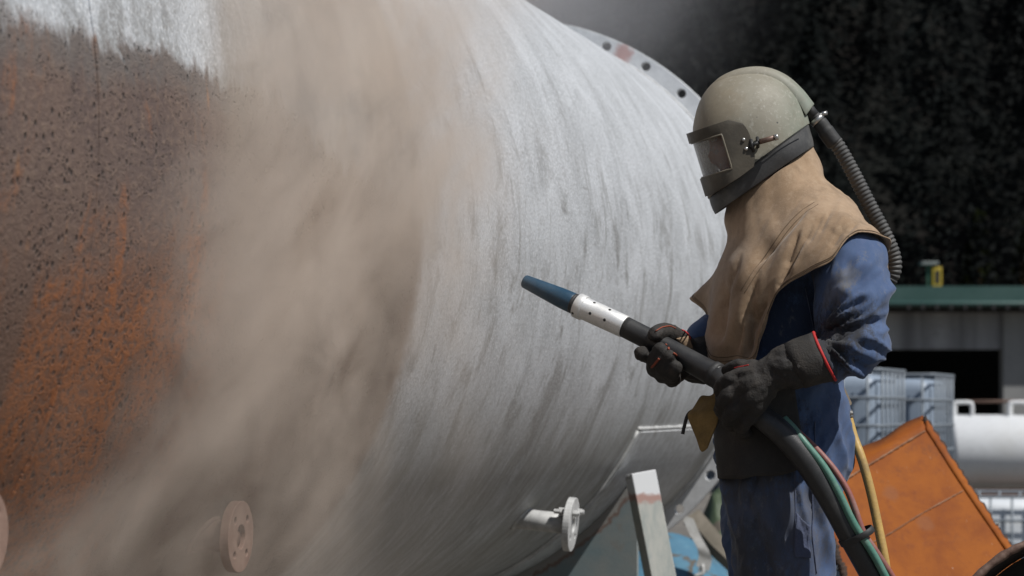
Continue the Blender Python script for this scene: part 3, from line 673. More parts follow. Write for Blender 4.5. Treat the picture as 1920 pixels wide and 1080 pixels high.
# bolted end flange: 38 holes
v, f = ring_plate(TR-.004, 1.1371, 38, .0195, R_(-47.7), 4); v[:, 2] += TZ
fl = weld(obj('end_flange', v, f, flange_m, tank, False)); mod_solid(fl, .034, 0, .002); fl.location = (.008, 0, 0)
# reinforcing pad over the saddle, with thick rim and weld
n = 90; t = np.radians(np.linspace(-27.1, -152.9, n)); wp = []
for x in t: wp.append([tl(-1.475, x, TR+.001), tl(-1.475, x, TR+.013), tl(-1.46, x, TR+.015), tl(-.40, x, TR+.015), tl(-.385, x, TR+.013), tl(-.385, x, TR+.001)])
v, f = loft(wp, caps=True)
pad = obj('wear_plate', v, f, blast_m, tank, False)
g = np.random.default_rng(5)
bd = [tl(-1.48, x, TR+.004) for x in t[::-1]]; obj('weld_seam', *tube(bd, .007*(1+.5*(g.random(n)-.5)), 6), stub_m, pad)
obj('weld_seam', *tube([tl(u, R_(-26.7), TR+.004) for u in np.linspace(-1.48, -.385, 50)], .0065*(1+.5*(g.random(50)-.5)), 6), stub_m, pad)
# saddle web under the pad
sa = np.radians(np.linspace(-35.5, -144.5, 60)); uw = -1.20
front = [tl(uw, x, TR+.016) for x in sa]; zb = FLOOR+.02
poly = front+[np.array([uw, front[-1][1], zb]), np.array([uw, front[0][1], zb])]
sdl = obj('saddle_web', poly, [tuple(range(len(poly)))], saddle_m, tank, False); weld(sdl); mod_solid(sdl, .02, 0)
obj('saddle_foot', *box((uw-.16, front[0][1]-.06, FLOOR), (uw+.16, front[-1][1]+.06, FLOOR+.018)), saddle_m, tank, False)
for yy in (-.45, 0, .45):
    zt_ = TZ-math.sqrt((TR+.016)**2-yy*yy)
    obj('saddle_rib', *box((uw+.012, yy-.008, FLOOR+.02), (uw+.15, yy+.008, zt_-.002)), saddle_m, tank, False)
# pipe stubs along the lower side, each with a bolted flange
def stub(u, th, length, rp, rf, thick, mat_p, mat_f, bolts, tilt=0., nh=4):
    b = tl(u, th, TR*.985); z = b[2]; d = np.array([.10, -1, -math.sin(tilt)]); d /= np.linalg.norm(d)
    s_ = obj('nozzle_stub', *tube([b-d*.1, b+d*length*.5, b+d*length], rp, 24), mat_p, tank)
    bead_r = [b+d*(.02+rp*.9*math.sin(a)*.9)+np.array([rp*1.03*math.cos(a), 0, rp*1.03*math.sin(a)]) for a in np.linspace(0, 2*math.pi, 40)]
    obj('weld_collar', *tube(bead_r, .006*(1+.5*(np.random.default_rng(3).random(40)-.5)), 6), mat_p, s_)
    v, f = ring_plate(rp*.75, rf, nh, rf*.105, R_(45), 12 if nh < 6 else 6)
    # ring lies in y-z about x; turn it to face along d
    q = np.stack([v[:, 1], v[:, 0], v[:, 2]], 1)
    up = np.cross(np.array([1., 0, 0]), d); up /= np.linalg.norm(up)
    if up[2] < 0: up = -up
    ex = np.array([1., 0, 0])-d*d[0]; ex /= np.linalg.norm(ex)
    w_ = b+d*length+q[:, 0:1]*ex+q[:, 2:3]*up
    fo = weld(obj('flange', w_, f, mat_f, s_, False)); mod_solid(fo, thick, 0, .0015)
    obj('bore', *tube([b+d*(length-.03), b+d*(length-.02), b+d*(length-.012)], rp*.77, 24), dark_steel, s_)
    for k in bolts:
        a = R_(45+360/nh*k); rb = (rp*.75+rf)/2
        c = b+d*(length-thick/2-.032)+np.array([-rb*math.cos(a), 0, 0])+up*rb*math.sin(a)
        c = b+d*length-ex*rb*math.cos(a)+up*(rb*math.sin(a))
        v1 = hexprism(c-d*(thick/2+.016), d, rf*.13, .014); v2 = hexprism(c+d*(thick/2+.001), d, rf*.13, .014); v3 = tube([c-d*(thick/2+.034), c, c+d*(thick/2+.02)], rf*.085, 12)
        obj('bolt', *cat_(v1, v2, v3), stub_m, s_, False)
    return s_
stub(-2.13, R_(-44.0), .165, .030, .078, .020, stub_m, stub_m, (0, 1), .10)
stub(-4.28, R_(-37.6), .085, .030, .066, .018, pink_m, pink_m, (), .03)
stub(-5.205, R_(-33.4), .10, .030, .066, .018, pink_m, pink_m, (), .03)

# bent strap hanging from the flange
hp = [P(1288, 968, 0, 9.22), P(1302, 1000, 0, 9.2), P(1318, 1030, 0, 9.18), P(1322, 1048, 0, 9.18), P(1317, 1066, 0, 9.17)]
path = spline(hp, 26); v, f = [], []
for p in path: v += [p+np.array([-.030, .004, .012]), p+np.array([.030, .004, -.012]), p+np.array([.030, -.004, -.012]), p+np.array([-.030, -.004, .012])]
hs = empty('steel_strap', path[0]-np.array([0, 0, .0]), 'bent grey steel strap hanging below the bolted tank flange', 'strap')
obj('bar', *loft(np.array(v).reshape(26, 4, 3)), mat_blasted('strap_steel', (.36, .36, .35), (.27, .265, .25)), hs, False)
obj('shackle', *tube(spline([path[-1]+np.array([.0, 0, .01]), path[-1]+np.array([.0, -.005, -.02]), path[-1]+np.array([-.03, -.005, -.035])], 10), .011, 10, round_caps=True), stub_m, hs)

# square post leaning against the tank
ptop = P(1200, 886, 0, 7.28); pbot = np.array([P(1282, 1308, 0, 7.22)[0], 7.22, 0.]); ax_ = (ptop-pbot)/np.linalg.norm(ptop-pbot)
sx = np.array([math.cos(R_(13)), math.sin(R_(13)), 0]); sx = sx-ax_*(sx@ax_); sx /= np.linalg.norm(sx); sy = np.cross(ax_, sx)
hw, hi = .0465, .0405
def sq(c, h, wav=0.): return [c+sx*a*h+sy*b*h for a, b in ((-1, -1), (1, -1), (1, 1), (-1, 1))]
cut = [ptop+ax_*d for d in (0, 0, 0, 0)]
rings = [sq(pbot, hw), sq(pbot+(ptop-pbot)*.5, hw), sq(ptop, hw), sq(ptop, hi), sq(ptop-ax_*.06, hi), sq(ptop-ax_*.065, .002)]
po = obj('steel_post', *loft(rings, caps=True), post_m, None, False, tuple(pbot)); mod_bevel(po, .004, 2)
tag(po, 'square steel tube post, white on top with a pinkish paint border', 'post')
lump = tube(spline([ptop+sx*-.040+sy*-.035+ax_*-.004, ptop+sx*-.046+sy*-.02+ax_*-.012, ptop+sx*-.043+sy*0+ax_*-.006, ptop+sx*-.044+sy*.03+ax_*-.016], 24), .006*(1+.6*(rng.random(24)-.5)), 8)
obj('weld_lump', *lump, stub_m, po)

# ------------------------------------------------------------------ the worker
BASE = np.array([P(1465, 900)[0], 4.67, 0.])
def px3(*pts): return [P(*p) for p in pts]
def chain(pts, n=None, seg=14):
    """tapered round-ended limb through (px,py,dy,radius px)"""
    a = np.array(pts, float); s = spline(a, n or max(8, 5*len(a))); path = np.array([P(q[0], q[1], q[2]) for q in s])
    return tube(path, np.maximum(s[:, 3], 2)*U, seg, round_caps=True)
def trunk(levels, n=30, seg=28, ex=2.4, grow=0.):
    """levels: py, left px, right px, half depth (m), centre dy"""
    s = spline(np.array(levels, float), n); ph = np.arange(seg)/seg*2*math.pi; rings = []
    for py, xl, xr_, ry, dy in s:
        c = P((xl+xr_)/2, py, dy); hx_ = (xr_-xl)/2*U+grow; hy_ = ry+grow
        rings.append([c+np.array([math.copysign(abs(math.cos(a))**(2/ex), math.cos(a))*hx_, math.copysign(abs(math.sin(a))**(2/ex), math.sin(a))*hy_, 0]) for a in ph])
    return loft(rings)
TORSO = [(395, 1440, 1545, .10, 0), (425, 1415, 1590, .12, 0), (460, 1400, 1612, .15, 0), (520, 1388, 1618, .170, 0), (600, 1366, 1606, .168, 0), (680, 1352, 1586, .165, 0), (725, 1350, 1577, .172, 0), (790, 1349, 1588, .182, 0), (850, 1350, 1591, .187, 0), (895, 1352, 1577, .18, 0), (915, 1365, 1560, .16, 0)]
NLEG = [(865, 1372, 1582, .098, -.085), (910, 1362, 1572, .10, -.088), (960, 1368, 1561, .10, -.09), (1020, 1378, 1556, .098, -.092), (1085, 1386, 1552, .096, -.095), (1170, 1398, 1546, .085, -.10), (1260, 1402, 1534, .075, -.10), (1360, 1410, 1530, .075, -.10), (1480, 1412, 1520, .068, -.10), (1560, 1408, 1528, .074, -.10)]
FLEG = [(865, 1365, 1560, .092, .085), (920, 1352, 1540, .095, .09), (980, 1358, 1520, .092, .095), (1060, 1365, 1505, .09, .10), (1170, 1368, 1490, .08, .11), (1260, 1362, 1478, .072, .11), (1360, 1355, 1465, .07, .11), (1480, 1345, 1448, .066, .11), (1560, 1335, 1450, .072, .11)]
NARM = [(1580, 478, -.165, 60), (1600, 515, -.215, 66), (1603, 570, -.235, 66), (1602, 620, -.245, 65), (1590, 654, -.265, 58), (1566, 667, -.287, 43), (1540, 672, -.297, 33)]
FARM = [(1470, 470, .17, 58), (1450, 540, .225, 58), (1420, 610, .235, 52), (1385, 640, .20, 48), (1345, 634, .11, 44), (1322, 634, .065, 38)]
GRIME_SHADE = []  # soiled spots, plus the jacket's shade painted as a dark blue spot
for (a, r, am, c) in [((1575, 620, -.31), .105, .9, (.026, .027, .032)), ((1560, 548, -.30), .055, .45, (.15, .145, .145)), ((1550, 660, -.33), .09, .92, (.02, .02, .022)), ((1625, 500, -.25), .05, .35, (.13, .15, .2)), ((1590, 520, -.30), .035, .5, (.17, .165, .16)),
                      ((1400, 830, -.18), .17, .85, (.03, .032, .038)), ((1430, 985, -.18), .20, .75, (.060, .064, .082)), ((1480, 610, -.17), .16, .8, (.013, .018, .036)), ((1560, 790, -.15), .09, .35, (.02, .028, .06)), ((1525, 960, -.18), .08, .5, (.085, .095, .13)), ((1395, 1060, -.18), .13, .7, (.032, .034, .042)), ((1500, 1060, -.18), .10, .4, (.07, .08, .12))]:
    GRIME_SHADE.append((P(*a)-BASE, r, am, c))
cloth = mat_cloth()

# finger layouts, (px,py,dy,r px): shared by the hands and the gloves on them
NEAR_HAND = dict(
    arm=[(1500, 682, -.302, 42), (1486, 687, -.303, 41), (1470, 690, -.303, 38), (1445, 702, -.300, 31), (1430, 708, -.297, 28)],
    palm=[[(1440, 705, -.300, 25), (1412, 706, -.298, 21), (1388, 706, -.288, 16)], [(1438, 712, -.303, 26), (1410, 722, -.307, 22), (1384, 732, -.298, 16)],
          [(1436, 720, -.302, 25), (1412, 740, -.307, 22), (1392, 757, -.299, 16)], [(1436, 728, -.298, 22), (1418, 755, -.30, 20), (1406, 780, -.290, 15)]],
    fingers=[[(1388, 706, -.288, 15), (1366, 712, -.284, 13.5), (1352, 727, -.258, 13), (1353, 745, -.222, 11)], [(1384, 732, -.297, 15.5), (1363, 745, -.290, 14), (1352, 763, -.258, 13), (1356, 778, -.222, 11)],
             [(1392, 757, -.298, 15.5), (1374, 772, -.290, 14), (1367, 789, -.258, 13), (1374, 799, -.222, 11)], [(1406, 780, -.290, 14), (1394, 794, -.280, 13), (1391, 808, -.252, 12), (1400, 814, -.222, 10)]],
    thumb=[(1432, 700, -.288, 19), (1410, 692, -.275, 17), (1386, 688, -.258, 14), (1364, 693, -.235, 11)])
FAR_HAND = dict(
    arm=[(1352, 664, .055, 45), (1326, 674, .03, 45), (1304, 676, .01, 41), (1284, 670, -.01, 31), (1276, 668, -.018, 28)],
    palm=[[(1284, 662, -.015, 25), (1262, 660, -.035, 21), (1242, 664, -.050, 15)], [(1282, 668, -.015, 25), (1262, 676, -.04, 21), (1240, 684, -.055, 16)],
          [(1282, 675, -.015, 25), (1266, 688, -.04, 20), (1252, 697, -.058, 15)], [(1286, 680, -.015, 23), (1277, 694, -.04, 18), (1268, 704, -.058, 14)], [(1288, 655, -.01, 20), (1276, 642, -.02, 19), (1268, 636, -.03, 16)]],
    fingers=[[(1242, 664, -.050, 15), (1222, 668, -.065, 14), (1208, 665, -.095, 13.5), (1202, 662, -.125, 13)], [(1240, 684, -.055, 15.5), (1228, 692, -.085, 15), (1229, 676, -.135, 14.5), (1238, 656, -.150, 13.5)],
             [(1252, 697, -.058, 15), (1243, 704, -.090, 14.5), (1244, 690, -.140, 14), (1254, 668, -.158, 13)], [(1268, 704, -.058, 14), (1260, 712, -.092, 13.5), (1260, 702, -.140, 13), (1267, 688, -.158, 12)]],
    thumb=[(1284, 650, -.02, 20), (1268, 632, -.045, 18), (1246, 622, -.080, 16), (1228, 627, -.122, 14)])
def shrink(c, k): return [(a, b, d, r*k) for a, b, d, r in c]
# body under the clothes: one continuous surface, skin showing only behind the visor
hc = P(1408, 262)
def head_shape():
    n, m_ = 26, 30; v = []; fw = np.array([-math.cos(R_(17)), 0, -math.sin(R_(17))]); up = np.array([-math.sin(R_(17)), 0, math.cos(R_(17))]); sd_ = np.array([0, 1., 0])
    for i in range(n):
        th = math.pi*(i+.5)/n
        for j in range(m_):
            a = 2*math.pi*j/m_; x, y, z = math.sin(th)*math.cos(a), math.sin(th)*math.sin(a), math.cos(th)
            q = np.array([x*.095, y*.076, z*.115])
            if x > 0:
                q[0] += .022*math.exp(-((y/.16)**2))*math.exp(-(((z+.12)/.16)**2))*x      # nose
                q[0] -= .010*(math.exp(-(((y-.42)/.17)**2))+math.exp(-(((y+.42)/.17)**2)))*math.exp(-(((z-.08)/.13)**2))  # eye sockets
                q[0] += .007*math.exp(-((y/.35)**2))*math.exp(-(((z+.48)/.08)**2))        # lips
                q[0] += .010*math.exp(-((y/.4)**2))*math.exp(-(((z+.8)/.16)**2))          # chin
                q[0] += .006*math.exp(-(((z-.25)/.08)**2))                                # brow
            if abs(abs(y)-1) < .3 and abs(x) < .3 and abs(z) < .32: q[1] *= 1.14          # ears
            v.append(hc+fw*q[0]+sd_*q[1]+up*q[2])
    v = np.array(v).reshape(n, m_, 3); return loft(v)
body_parts = [trunk([(a, b+14, c-14, d-.018, e) for a, b, c, d, e in TORSO]), trunk([(a, b+14, c-14, d-.016, e) for a, b, c, d, e in NLEG]+[(1600, 1380, 1520, .05, -.10)]), trunk([(a, b+14, c-14, d-.016, e) for a, b, c, d, e in FLEG]+[(1600, 1310, 1440, .05, .11)]),
              chain(shrink(NARM, .62)), chain(shrink(FARM, .62)), chain([(1420, 300, 0, 46), (1445, 350, 0, 48), (1480, 420, 0, 62)]), head_shape()]
for H in (NEAR_HAND, FAR_HAND):
    body_parts += [chain(shrink(H['arm'], .72)), chain(shrink(H['thumb'], .72))]+[chain(shrink(c, .72)) for c in H['palm']+H['fingers']]
bv, bf = remesh(body_parts, .0085, 3)
person = obj('person', bv, bf, skin, None, True, tuple(BASE))
tag(person, 'worker in blue coverall, blasting helmet and tan hood aiming a hose at the tank', 'person')
for s in (-1, 1):
    e = P(1336, 258, .030*s); obj('eye', *tube([e+np.array([.006, 0, 0]), e, e-np.array([.006, 0, 0])], [.008, .011, .006], 12, round_caps=True), simple('eye_white', (.7, .68, .65), None, .3, bump=0), person)

# blue coverall with folds
cparts = [trunk(TORSO), trunk(NLEG), trunk(FLEG), chain(NARM, 40, 22), chain(FARM, 36, 20)]
cv, cf = remesh(cparts, .0062, 8); cn = normals(cv, cf)
def fold_field(v):
    d = np.zeros(len(v))
    L = v-P(1602, 600, -.245); pxv = 960+v[:, 0]/v[:, 1]*FPX; pyv = HOR-(v[:, 2]-CAMZ)/v[:, 1]*FPX
    dy = v[:, 1]-4.67
    arm = np.clip((np.clip((pxv-1545)/30, 0, 1))*np.clip((-.10-dy)/.06, 0, 1)*np.clip((735-pyv)/25, 0, 1), 0, 1)*np.clip((pyv-470)/30, 0, 1)
    # creases fan out from the crook of the elbow
    cx, cy_ = 1535., 628.
    an = np.arctan2(pyv-cy_, pxv-cx); rad = np.hypot(pxv-cx, pyv-cy_)
    n1 = nz(np.stack([an*2.6, rad*.010, dy*6], 1)); n2 = nz(np.stack([an*6.2+4, rad*.016, dy*9+3], 1))
    near = np.exp(-(rad/105)**2)
    d += arm*((.5-np.abs(n1)*1.9)*.026*(.5+near)+(.4-np.abs(n2)*1.6)*.019*(.35+near))
    # torso: soft drag lines; legs: long vertical and diagonal folds
    tor = (1-arm)*np.clip((820-pyv)/80, 0, 1); leg = (1-arm)*np.clip((pyv-740)/80, 0, 1)
    q = np.stack([pxv*.018+pyv*.010, pyv*.005, dy*5], 1); d += tor*(.4-np.abs(nz(q)))*.022
    q = np.stack([pxv*.026-pyv*.006, pyv*.0032+5, dy*7], 1); d += leg*(.35-np.abs(nz(q)))*.036
    q = np.stack([pxv*.058+pyv*.022, pyv*.008+9, dy*14], 1); d += leg*(.35-np.abs(nz(q)))*.012
    q = np.stack([pxv*.03, pyv*.03, dy*24], 1); d += nz(q)*.003
    return d
cv = cv+cn*fold_field(cv)[:, None]
coverall = obj('coverall', cv, cf, cloth, person)
CB = BVHTree.FromPolygons(cv.tolist(), cf)
def on_cloth(px, py, off=.002, bvh=None):
    o_ = Vector((0, 0, CAMZ)); d_ = Vector(((px-960)/FPX, 1, (HOR-py)/FPX)).normalized()
    h, nrm, _, _ = (bvh or CB).ray_cast(o_, d_)
    if h is None: return P(px, py, -.1)
    if nrm.dot(d_) > 0: nrm = -nrm
    return np.array(h+nrm*off)
def patch(name, quad, nu, nv, mat, parent, off=.003, thick=.002, bvh=None):
    q = [np.array(p, float) for p in quad]; v = []
    for i in range(nu+1):
        for j in range(nv+1):
            a, b = i/nu, j/nv; p = (q[0]*(1-a)+q[1]*a)*(1-b)+(q[3]*(1-a)+q[2]*a)*b; v.append(on_cloth(p[0], p[1], off, bvh))
    f = [(i*(nv+1)+j, (i+1)*(nv+1)+j, (i+1)*(nv+1)+j+1, i*(nv+1)+j+1) for i in range(nu) for j in range(nv)]
    return mod_solid(obj(name, v, f, mat, parent), thick, 0)
def stitch(name, pts, r, mat, parent, n=50, off=.001, bvh=None):
    s = spline(np.array(pts, float), n); return obj(name, *tube([on_cloth(a, b, off, bvh) for a, b in s], r, 6), mat, parent)
pocket_cloth = simple('pocket_cotton', (.060, .075, .13), (.075, .09, .15), .9, sc1=18, bump=.4, dust=(.12, .13, .16), dustamt=.5)
patch('thigh_pocket', [(1492, 962), (1517, 985), (1519, 1046), (1490, 1045)], 10, 22, pocket_cloth, coverall, .003)
stitch('pocket_seam', [(1490, 880), (1491, 960), (1491, 1045)], .0012, pocket_cloth, coverall)
stitch('side_seam', [(1528, 790), (1527, 860), (1524, 930), (1523, 1000), (1530, 1075)], .0016, pocket_cloth, coverall)
stitch('sleeve_seam', [(1510, 540), (1518, 580), (1526, 620)], .0014, pocket_cloth, coverall)

# boots
for s, (xl, xr_, dy) in (('n', (1375, 1525, -.10)), ('f', (1300, 1448, .11))):
    c0, c1 = P(xl, 1590, dy)[0], P(xr_, 1590, dy)[0]; L = []
    for z, a0_, a1_, wy in ((.0, -.09, .0, .048), (.03, -.10, .0, .052), (.06, -.09, 0, .05), (.095, -.03, -.003, .047), (.14, .03, -.004, .046), (.22, .035, -.004, .046)):
        xa, xb = c0+a0_, c1+a1_; L.append([((xa+xb)/2+(xb-xa)/2*math.cos(t), 4.67+dy+wy*math.sin(t), z) for t in np.arange(24)/24*2*math.pi])
    obj('boot', *loft(L), boot_leather, person)

# apron over the belly and thighs
AP = []
acols = [((1341, 690, .02), (1338, 760, .02), (1340, 830, .01), (1347, 893, .01)), ((1350, 690, -.09), (1346, 760, -.10), (1346, 830, -.11), (1350, 897, -.11)), ((1385, 692, -.165), (1380, 760, -.185), (1380, 830, -.195), (1384, 898, -.20)),
         ((1425, 696, -.185), (1425, 760, -.205), (1425, 830, -.213), (1425, 893, -.213)), ((1460, 705, -.190), (1465, 770, -.208), (1470, 830, -.214), (1475, 889, -.212)), ((1488, 715, -.185), (1496, 770, -.200), (1505, 825, -.205), (1512, 872, -.20))]
cols = np.array([spline(np.array(c, float), 26) for c in acols]); cols = np.stack([spline(cols[:, k], 34) for k in range(26)], 1)
v = []
for i in range(34):
    for k in range(26):
        a, b, c = cols[i, k]; c -= .006*noise.noise(Vector((a*.02, b*.012, 1)))*2; b2 = b+(2.5*noise.noise(Vector((a*.03, 0, 2))) if k == 25 else 0); v.append(P(a, b2, c))
f = [(i*26+k, (i+1)*26+k, (i+1)*26+k+1, i*26+k+1) for i in range(33) for k in range(25)]
apron = mod_solid(obj('apron', v, f, apron_leather, person), .003, 0)
obj('strap', *tube(spline(px3((1345, 770, 0), (1310, 768, -.02), (1291, 776, -.03), (1283, 800, -.03), (1280, 814, -.03)), 20), .0045, 8, flat=.5, flat_axis=(0, 1, 0)), black_rubber, apron)
# loose tan flap hanging under the hose
fl_ = [[(1346, 728, -.10), (1334, 742, -.09), (1318, 742, -.075), (1312, 746, -.07)], [(1347, 752, -.12), (1330, 756, -.11), (1310, 762, -.085), (1300, 766, -.07)], [(1347, 772, -.13), (1325, 776, -.12), (1302, 777, -.09), (1290, 778, -.07)],
       [(1346, 790, -.125), (1326, 800, -.105), (1308, 804, -.085), (1297, 800, -.075)], [(1336, 815, -.11), (1324, 824, -.095), (1314, 826, -.085), (1306, 822, -.078)], [(1326, 840, -.10), (1321, 845, -.09), (1317, 847, -.085), (1313, 843, -.08)]]
g0 = np.array([spline(np.array(r, float), 14) for r in fl_]); g1 = np.stack([spline(g0[:, k], 26) for k in range(14)], 1)
v = [P(a, b, c) for row in g1 for a, b, c in row]; f = [(i*14+k, (i+1)*14+k, (i+1)*14+k+1, i*14+k+1) for i in range(25) for k in range(13)]
mod_solid(obj('leather_flap', v, f, flap_leather, person), .003, 0)

# tan leather hood: silhouettes given as columns round the neck, from under the helmet to the hem
HC = [
 [(1366, 378, 0), (1361, 415, 0), (1368, 449, -.01), (1353, 500, -.03), (1342, 560, -.05), (1338, 625, -.05), (1338, 680, -.055)],
 [(1390, 366, -.07), (1393, 420, -.09), (1393, 460, -.11), (1383, 510, -.15), (1381, 570, -.165), (1378, 630, -.165), (1378, 686, -.155)],
 [(1415, 350, -.09), (1420, 410, -.115), (1430, 450, -.15), (1434, 505, -.195), (1432, 570, -.208), (1422, 630, -.20), (1411, 684, -.185)],
 [(1430, 340, -.098), (1436, 395, -.12), (1447, 432, -.158), (1456, 475, -.205), (1456, 520, -.224), (1448, 560, -.222), (1439, 592, -.213)],
 [(1442, 334, -.10), (1450, 380, -.12), (1463, 418, -.16), (1474, 455, -.210), (1477, 490, -.232), (1472, 518, -.236), (1463, 543, -.232)],
 [(1462, 320, -.10), (1472, 358, -.12), (1492, 390, -.16), (1511, 423, -.22), (1521, 455, -.25), (1522, 485, -.266), (1519, 510, -.27)],
 [(1482, 305, -.09), (1497, 343, -.11), (1522, 375, -.15), (1551, 403, -.21), (1563, 436, -.252), (1564, 464, -.275), (1560, 489, -.285)],
 [(1500, 292, -.07), (1516, 328, -.085), (1542, 360, -.115), (1576, 386, -.17), (1593, 411, -.22), (1597, 430, -.25), (1597, 444, -.265)],
 [(1512, 282, -.05), (1530, 313, -.06), (1549, 348, -.075), (1592, 381, -.12), (1616, 410, -.165), (1628, 434, -.195), (1634, 458, -.21)],
 [(1521, 272, 0), (1540, 306, 0), (1549, 343, 0), (1590, 374, -.01), (1626, 420, -.02), (1648, 468, -.03), (1665, 520, -.05)],
 [(1512, 282, .05), (1530, 318, .06), (1545, 355, .09), (1580, 390, .13), (1608, 430, .17), (1622, 470, .19), (1630, 505, .19)],
 [(1482, 305, .09), (1495, 350, .11), (1515, 380, .15), (1530, 410, .21), (1535, 450, .25), (1535, 490, .27), (1530, 515, .27)],
 [(1440, 335, .10), (1445, 385, .115), (1450, 420, .16), (1450, 455, .21), (1440, 490, .24), (1430, 520, .25), (1420, 545, .25)],
 [(1400, 360, .07), (1392, 410, .085), (1390, 447, .10), (1368, 480, .14), (1345, 512, .18), (1321, 537, .20), (1299, 557, .21)],
 [(1380, 370, .04), (1374, 412, .045), (1376, 449, .05), (1350, 492, .07), (1335, 535, .09), (1326, 565, .10), (1321, 588, .11)],
]
nu, nv = 200, 92
cols = np.array([spline(np.array(c, float), nv) for c in HC]); kc = len(HC)
ext = np.vstack([cols[-2:], cols, cols[:3]])
G = np.zeros((nu, nv, 3))
for k in range(nv):
    tt = np.arange(nu)/nu*kc; i = tt.astype(int); u_ = (tt-i)[:, None]; q = ext[:, k]
    a, b, c, d = q[i+1], q[i+2], q[i+3], q[i+4]
    G[:, k] = .5*((2*b)+(c-a)*u_+(2*a-5*b+4*c-d)*u_**2+(3*b-a-3*c+d)*u_**3)
hv = np.array([P(*g) for g in G.reshape(-1, 3)]); hf = [(i*nv+k, ((i+1) % nu)*nv+k, ((i+1) % nu)*nv+k+1, i*nv+k+1) for i in range(nu) for k in range(nv-1)]
hn = normals(hv, hf); g2 = G.reshape(-1, 3); t_ = np.tile(np.arange(nv)/(nv-1), nu)
cc = hv.mean(0); sgn = np.sign(((hv-cc)*hn).sum(1).mean()); hn = hn*sgn
# long drag folds running from nape to chest, deeper low on the bib
aq = g2[:, 0]*.88+g2[:, 1]*.48; bq = -g2[:, 0]*.48+g2[:, 1]*.88
s1 = nz(np.stack([aq*.017, bq*.0035, g2[:, 2]*2.5], 1)); s2 = nz(np.stack([aq*.036+3, bq*.007, g2[:, 2]*4], 1)); s3 = nz(np.stack([g2[:, 0]*.035, g2[:, 1]*.035, g2[:, 2]*22], 1))
amp = np.clip(t_*1.6+.3, 0, 1)*(1-.25*np.clip((t_-.9)*10, 0, 1))
cre = 0*t_; disp = ((.33-np.abs(s1))*(.013+.030*np.clip((t_-.55)*3, 0, 1)*(g2[:, 0] < 1450))+(.3-np.abs(s2))*.003)*amp+s3*.001
def crease(x0, y0, x1, y1, w_, dep):
    d_ = np.array([x1-x0, y1-y0], float); L = np.hypot(*d_); d_ /= L; q = g2[:, :2]-np.array([x0, y0]); al = np.clip(q@d_, 0, L); ds = np.hypot(*(q-al[:, None]*d_).T)
    near = (g2[:, 2] < .02); tap = np.clip(al/L/.25, .15, 1)*np.clip((1-al/L)/.2, .2, 1)
    return -dep*np.exp(-(ds/w_)**1.4)*near*tap
for c in [(1528, 415, 1462, 535, 5, .012), (1502, 428, 1472, 505, 4, .008), (1527, 380, 1410, 510, 4, .006), (1415, 560, 1395, 680, 9, .018), (1440, 560, 1408, 625, 5, .012), (1362, 520, 1352, 655, 8, .013), (1424, 515, 1372, 665, 5, .009), (1395, 470, 1345, 600, 5, .006),
          (1588, 420, 1558, 470, 8, .005), (1545, 400, 1512, 462, 4, .005), (1560, 395, 1535, 440, 4, .004), (1605, 420, 1585, 445, 4, .004)]:
    cre = cre+crease(*c)*1.35
for c in [(1400, 590, 1385, 670, 8, -.012), (1518, 430, 1480, 520, 5, -.007), (1590, 400, 1560, 440, 14, -.006)]:
    cre = cre+crease(*c)
hv = hv+hn*disp[:, None]
def grid_smooth(a, n):
    for _ in range(n):
        b = a.copy(); b[:, 1:-1] = (a[:, 1:-1]*2+a[:, :-2]+a[:, 2:]+np.roll(a, 1, 0)[:, 1:-1]+np.roll(a, -1, 0)[:, 1:-1])/6; a = b
    return a
for it in range(3):                                    # leather lies on the cloth, never inside it
    need = np.zeros(len(hv)); gap = .011 if it < 2 else .006
    for i in range(len(hv)):
        h, nrm, _, dd = CB.find_nearest(Vector(hv[i]))
        if h is not None and dd < .09:
            s_d = (Vector(hv[i])-h).dot(nrm)
            if s_d < gap and not (g2[i, 0] < 1385 and t_[i] > .5): need[i] = gap-s_d
    hn2 = normals(hv, hf)*sgn
    if it < 2:
        nd = need.reshape(nu, nv); nd = np.maximum(grid_smooth(nd, 40)*1.5, grid_smooth(nd, 4)); hv = hv+hn2*nd.reshape(-1)[:, None]
        hv = np.stack([grid_smooth(hv.reshape(nu, nv, 3)[..., k], 4) for k in range(3)], -1).reshape(-1, 3)
        if it == 1: hn2 = normals(hv, hf)*sgn; hv = hv+hn2*(cre+(.28-np.abs(nz(np.stack([aq*.055+7, bq*.013, g2[:, 2]*5], 1))))*.0035*amp)[:, None]
    else: hv = hv+hn2*need[:, None]
hood = mod_solid(obj('hood', hv, hf, suede, person), .0028, 0)
HB = BVHTree.FromPolygons(hv.tolist(), hf)
hg = hv.reshape(nu, nv, 3); hgn = (normals(hv, hf)*sgn).reshape(nu, nv, 3)
for kk in (nv-4, nv-6):                                # double row of stitching along the hem
    idx = np.arange(0, nu+1) % nu; obj('hem_stitch', *tube(hg[idx, kk]+hgn[idx, kk]*.0018, .0009, 5, caps=False), simple('thread', (.17, .115, .07), None, .9, bump=0) if kk == nv-4 else bpy.data.materials['thread'], hood)
stitch_m = simple('hood_stitch', (.34, .25, .155), None, .9)
stitch('seam', [(1527, 380), (1500, 398), (1470, 430), (1435, 480), (1412, 510), (1390, 545)], .0014, bpy.data.materials['thread'], hood, 60, .0008, HB)
stitch('seam', [(1534, 384), (1506, 403), (1476, 435), (1441, 485), (1418, 515), (1396, 550)], .0012, bpy.data.materials['thread'], hood, 60, .0008, HB)

